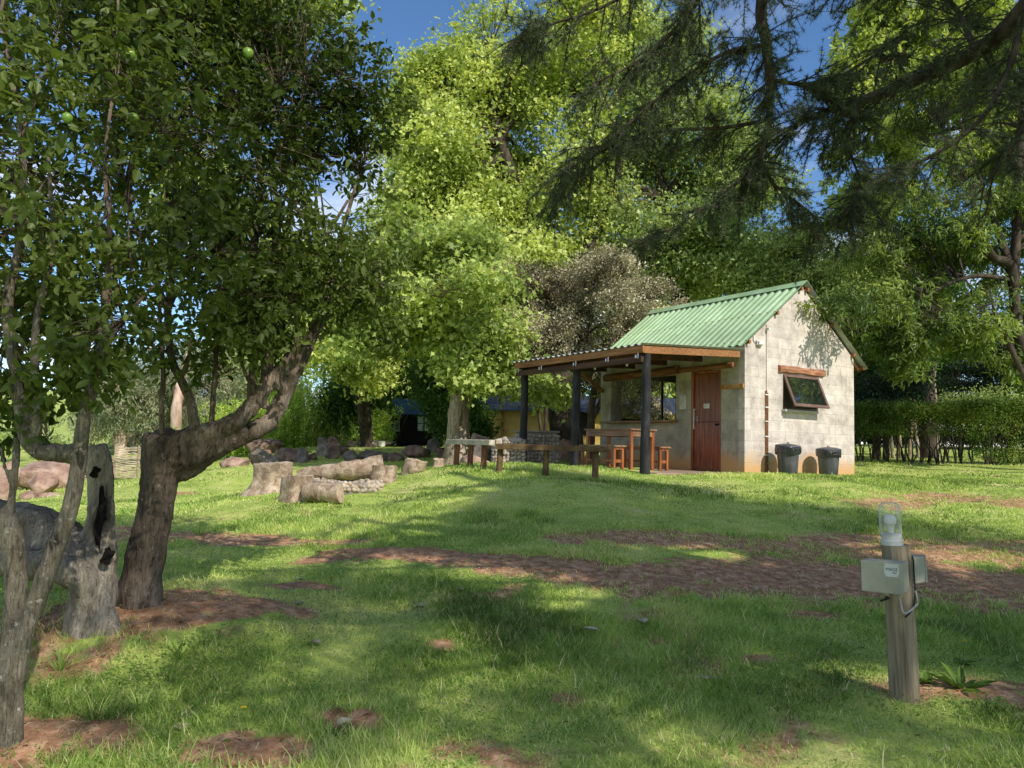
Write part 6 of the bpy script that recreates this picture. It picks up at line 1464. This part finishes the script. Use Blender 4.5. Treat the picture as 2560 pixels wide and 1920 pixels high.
# --- the conifer whose boughs hang in from the top right ------------------
def bough(pts, rad, seed, n_side, side_len, side_droop, dens):
    """main limb, side twigs hanging from it, tufts of needles along the twigs"""
    g = np.random.default_rng(seed); P, r = smooth_path(pts, rad, 6); T, N, B = frames(P)
    parts = [geo3(tube_geo(P, r, 10, .16, seed))]
    t = np.sort(g.random(n_side)) ** .9 * (len(P) - 1.01); i = t.astype(int); P0 = P[i] + (P[i + 1] - P[i]) * (t - i)[:, None]
    d = rdir(n_side, g) * .55 + T[i] * .55; sd_ = np.cross(T[i], [0, 0, 1.0]); sd_ /= np.linalg.norm(sd_, axis=1)[:, None] + 1e-6
    d += sd_ * (g.choice([-1, 1], n_side) * .8)[:, None]; d[:, 2] -= side_droop; d /= np.linalg.norm(d, axis=1)[:, None]
    Ln = side_len * g.uniform(.35, 1.1, n_side); P1 = P0 + d * Ln[:, None]; sag = np.zeros((n_side, 3)); sag[:, 2] = .10 * Ln
    parts.append(twigs(P0, P1, np.full(n_side, .006), np.full(n_side, .0018), sag, 4, 5))
    # second order
    m = n_side * 8; j = g.integers(0, n_side, m); u = g.uniform(.15, 1, m)[:, None]; c = (P0 + P1) / 2 + sag
    Q0 = (1 - u) ** 2 * P0[j] + 2 * (1 - u) * u * c[j] + u ** 2 * P1[j]; d2 = d[j] * .7 + rdir(m, g) * .7; d2[:, 2] -= .2; d2 /= np.linalg.norm(d2, axis=1)[:, None]
    L2 = g.uniform(.06, .24, m) * (.5 + Ln[j]); Q1 = Q0 + d2 * L2[:, None]; parts.append(twigs(Q0, Q1, np.full(m, .0025), np.full(m, .001), np.zeros((m, 3)), 3, 2))
    # tufts
    nt_ = (L2 * dens).astype(int) + 1; a = np.repeat(np.arange(m), nt_); u = g.random(len(a))[:, None]; TP = Q0[a] + (Q1[a] - Q0[a]) * u; TD = d2[a]
    nt2 = (Ln * dens * .6).astype(int) + 1; b = np.repeat(np.arange(n_side), nt2); u = g.random(len(b))[:, None]
    TP = np.concatenate([TP, (1 - u) ** 2 * P0[b] + 2 * (1 - u) * u * c[b] + u ** 2 * P1[b]]); TD = np.concatenate([TD, d[b]])
    return parts, TP, TD
Yc = 4.7; KC = Yc / 6.6
bo = [([(2760, -260, Yc - .6), (2560, 25, Yc - .3), (2440, 130, Yc), (2300, 195, Yc), (2160, 250, Yc + .1), (2060, 280, Yc + .2), (1960, 330, Yc + .3)], [.11, .085, .07, .058, .045, .032, .015], 1, 46, .75, .45),
      ([(2200, -420, Yc), (1960, -180, Yc), (1905, 0, Yc), (1915, 110, Yc), (1925, 200, Yc), (1920, 310, Yc), (1900, 400, Yc)], [.06, .055, .05, .046, .038, .024, .012], 2, 34, .6, .1),
      ([(1922, 110, Yc), (1820, 130, Yc), (1700, 200, Yc), (1560, 320, Yc - .1), (1470, 400, Yc - .1)], [.02, .018, .014, .009, .004], 3, 36, .5, .5),
      ([(1925, 300, Yc), (1800, 320, Yc + .1), (1650, 330, Yc + .1), (1500, 380, Yc), (1400, 430, Yc)], [.018, .016, .012, .008, .004], 4, 34, .45, .55),
      ([(1900, 390, Yc), (1860, 440, Yc), (1790, 500, Yc), (1700, 560, Yc), (1620, 600, Yc)], [.012, .011, .008, .006, .003], 5, 26, .42, .55),
      ([(1900, 390, Yc), (1935, 460, Yc), (2000, 510, Yc), (2060, 560, Yc)], [.012, .011, .008, .004], 6, 20, .4, .6),
      ([(1925, 200, Yc), (2020, 210, Yc + .2), (2120, 180, Yc + .4), (2250, 100, Yc + .6)], [.02, .016, .012, .006], 7, 30, .5, .5),
      ([(1980, -200, Yc), (1800, -60, Yc), (1700, 60, Yc), (1600, 150, Yc - .1), (1480, 210, Yc - .1)], [.03, .025, .02, .014, .005], 8, 40, .5, .5),
      ([(1800, -200, Yc + .3), (1640, -60, Yc + .2), (1500, 20, Yc + .2), (1380, 60, Yc + .2), (1300, 90, Yc + .2)], [.025, .02, .014, .01, .004], 9, 32, .5, .5),
      ([(2560, 25, Yc - .3), (2520, 180, Yc - .4), (2450, 300, Yc - .5), (2330, 390, Yc - .5), (2220, 430, Yc - .5)], [.03, .025, .02, .014, .006], 10, 26, .55, .5),
      ([(2700, 100, Yc - .6), (2600, 250, Yc - .6), (2520, 380, Yc - .6), (2450, 480, Yc - .6)], [.03, .025, .018, .008], 11, 17, .5, .5),
      ([(2440, 130, Yc), (2380, 10, Yc + .2), (2260, -60, Yc + .3), (2120, -80, Yc + .3)], [.03, .022, .016, .008], 12, 36, .6, .4),
      ([(2160, 250, Yc + .1), (2120, 350, Yc + .1), (2150, 460, Yc + .1), (2120, 540, Yc)], [.016, .012, .009, .004], 13, 26, .45, .6)]
parts = []; TP = []; TD = []
for pts, rad, sd_, ns, sl_, dr in bo:
    a, b_, c_ = bough(tp(*pts), [x_ * KC for x_ in rad], sd_, int(ns * 1.45), sl_ * KC * 1.15, dr * .75, 30); parts += a; TP.append(b_); TD.append(c_)
TP = np.concatenate(TP); TD = np.concatenate(TD)
# the rest of the tree stands right of and behind the camera: trunk and upper boughs
cb = (7.6, 1.2, zg(7.6, 1.2)); tc_pts = [(7.6, 1.2, cb[2] - .2), (7.6, 1.2, 1.2), (7.5, 1.3, 4), (7.4, 1.4, 8), (7.3, 1.4, 13)]
parts.append(geo3(tube_geo(*smooth_path(tc_pts, [.5, .38, .33, .26, .1], 5), 18, .15, 3)))
g = np.random.default_rng(31); A0 = []; A1 = []
ends = [W(2760, -260, Yc - .6), W(2200, -420, Yc), W(1980, -200, Yc), W(1800, -200, Yc + .3), W(2700, 100, Yc - .6)]
for q in ends:
    zt = min(q[2] - .3, 7.5); parts.append(geo3(tube_geo(*smooth_path([(7.45, 1.35, zt - .6), (7.45 + (q[0] - 7.45) * .5, 1.35 + (q[1] - 1.35) * .5, zt + .3), tuple(q)], [.16, .12, .08], 6), 10, .1, 3)))
for k in range(64):
    a = g.uniform(0, 2 * math.pi); z = g.uniform(4.4, 12); r = g.uniform(2.5, 5.2) * (1 - (z - 4) / 16)
    A0.append((7.4, 1.4, z)); A1.append((7.4 + r * math.cos(a), 1.4 + r * math.sin(a), z + g.uniform(-.6, .9)))
for q in ((3.4, .6, 6.2), (3.0, -.6, 7.2), (4.2, 1.6, 6.4), (1.9, .3, 6.8), (2.6, 1.5, 7.4), (1.2, -1.0, 6.6), (2.2, -1.6, 6.2), (3.9, -1.8, 6.0), (.4, .2, 7.3), (4.6, 2.6, 5.9), (5.0, 3.6, 6.4), (5.6, 4.4, 5.8), (6.2, 5.0, 6.8), (6.6, 5.6, 5.4), (5.6, 3.0, 5.0), (6.9, 4.4, 4.6)): A0.append((7.4, 1.4, q[2] - .9)); A1.append(q)  # extra unseen boughs placed to shade the foreground and the bank
A0, A1 = np.array(A0), np.array(A1)
parts.append(twigs(A0, A1, np.full(len(A0), .06), np.full(len(A0), .012), np.tile([[0, 0, .35]], (len(A0), 1)), 6, 8))
n = 30000; j = g.integers(0, len(A0), n); u = g.uniform(.2, 1.08, n)[:, None]
c = (A0 + A1) / 2 + [0, 0, .35]; Q = (1 - u) ** 2 * A0[j] + 2 * (1 - u) * u * c[j] + u ** 2 * A1[j] + g.normal(0, 1, (n, 3)) * [.42, .42, .16]
Q[:, 2] -= .1
vis = ((Q - EYE) @ FWD > .3) & (np.abs((Q - EYE) @ RGT) < .72 * ((Q - EYE) @ FWD)) & (np.abs((Q - EYE) @ UPV) < .56 * ((Q - EYE) @ FWD))
Q = Q[~vis]
def sunspot(Q, h=.6):
    S = Q - SD[None] * ((Q[:, 2] - h) / SD[2])[:, None]; d = S - EYE; dep = d @ FWD
    return S, np.where(dep > .3, 1280 + F * (d @ RGT) / np.maximum(dep, .3), -9e3), np.where(dep > .3, 960 - F * (d @ UPV) / np.maximum(dep, .3), 9e3)
S_, sx_, sy_ = sunspot(Q)
edge = np.interp(sx_, [-500, 300, 600, 1000, 1200, 1450, 1600], [1380, 1370, 1370, 1350, 1290, 1205, 1150]) + (fbm(xy3(S_[:, 0], S_[:, 1], .9), 9, 3) - .5) * 110
shade = (sy_ > edge) & ((sx_ < 2050) | (sy_ > 1235 + 25 * np.sin(sx_ * .02)))
Q = Q[shade & (fbm(xy3(S_[:, 0], S_[:, 1], 1.6), 84, 3) > np.where(sy_ < 1345, .30, np.where((sy_ < 1500) & (sx_ > 1500), .46, .37)))]  # unseen clumps sorted by where their shadow lands, to shape the dapples
ce = empty('cedar_tree', cb, 0, 'dark needled conifer whose drooping boughs hang in from the top right', 'tree')
V, l, s = merge(parts); raw_mesh('branches', V, l, s, M['bark_dark'], ce, smooth=True, world=True)
nn = 13; a = np.repeat(np.arange(len(TP)), nn); n = len(a); D_ = TD[a] * .45 + rdir(n, g); Ls = g.uniform(.022, .042, n)
f1 = leaves(TP[a], D_, rdir(n, g), Ls, np.full(n, .0028), NEEDLE)
v1 = np.repeat(np.clip(g.normal(.45, .2, len(TP)), 0, 1)[a], 3)
per = 20; a = np.repeat(np.arange(len(Q)), per); n = len(a); D2 = rdir(n, g); D2[:, 2] -= .2
f2 = leaves(Q[a] + g.normal(0, .13, (n, 3)) * [1, 1, .5], D2, rdir(n, g), g.uniform(.08, .2, n), np.full(n, .022), NEEDLE)
V, l, s = merge([f1[:3], f2[:3]]); raw_mesh('needles', V, l, s, M['lf_cedar'], ce, attr=np.concatenate([v1, np.full(len(f2[0]), .4)]), world=True)
print('tufts', len(TP), 'off', len(Q))
for o in list(bpy.data.objects):
    if o.name.startswith('tmp'): print('left', o.name)
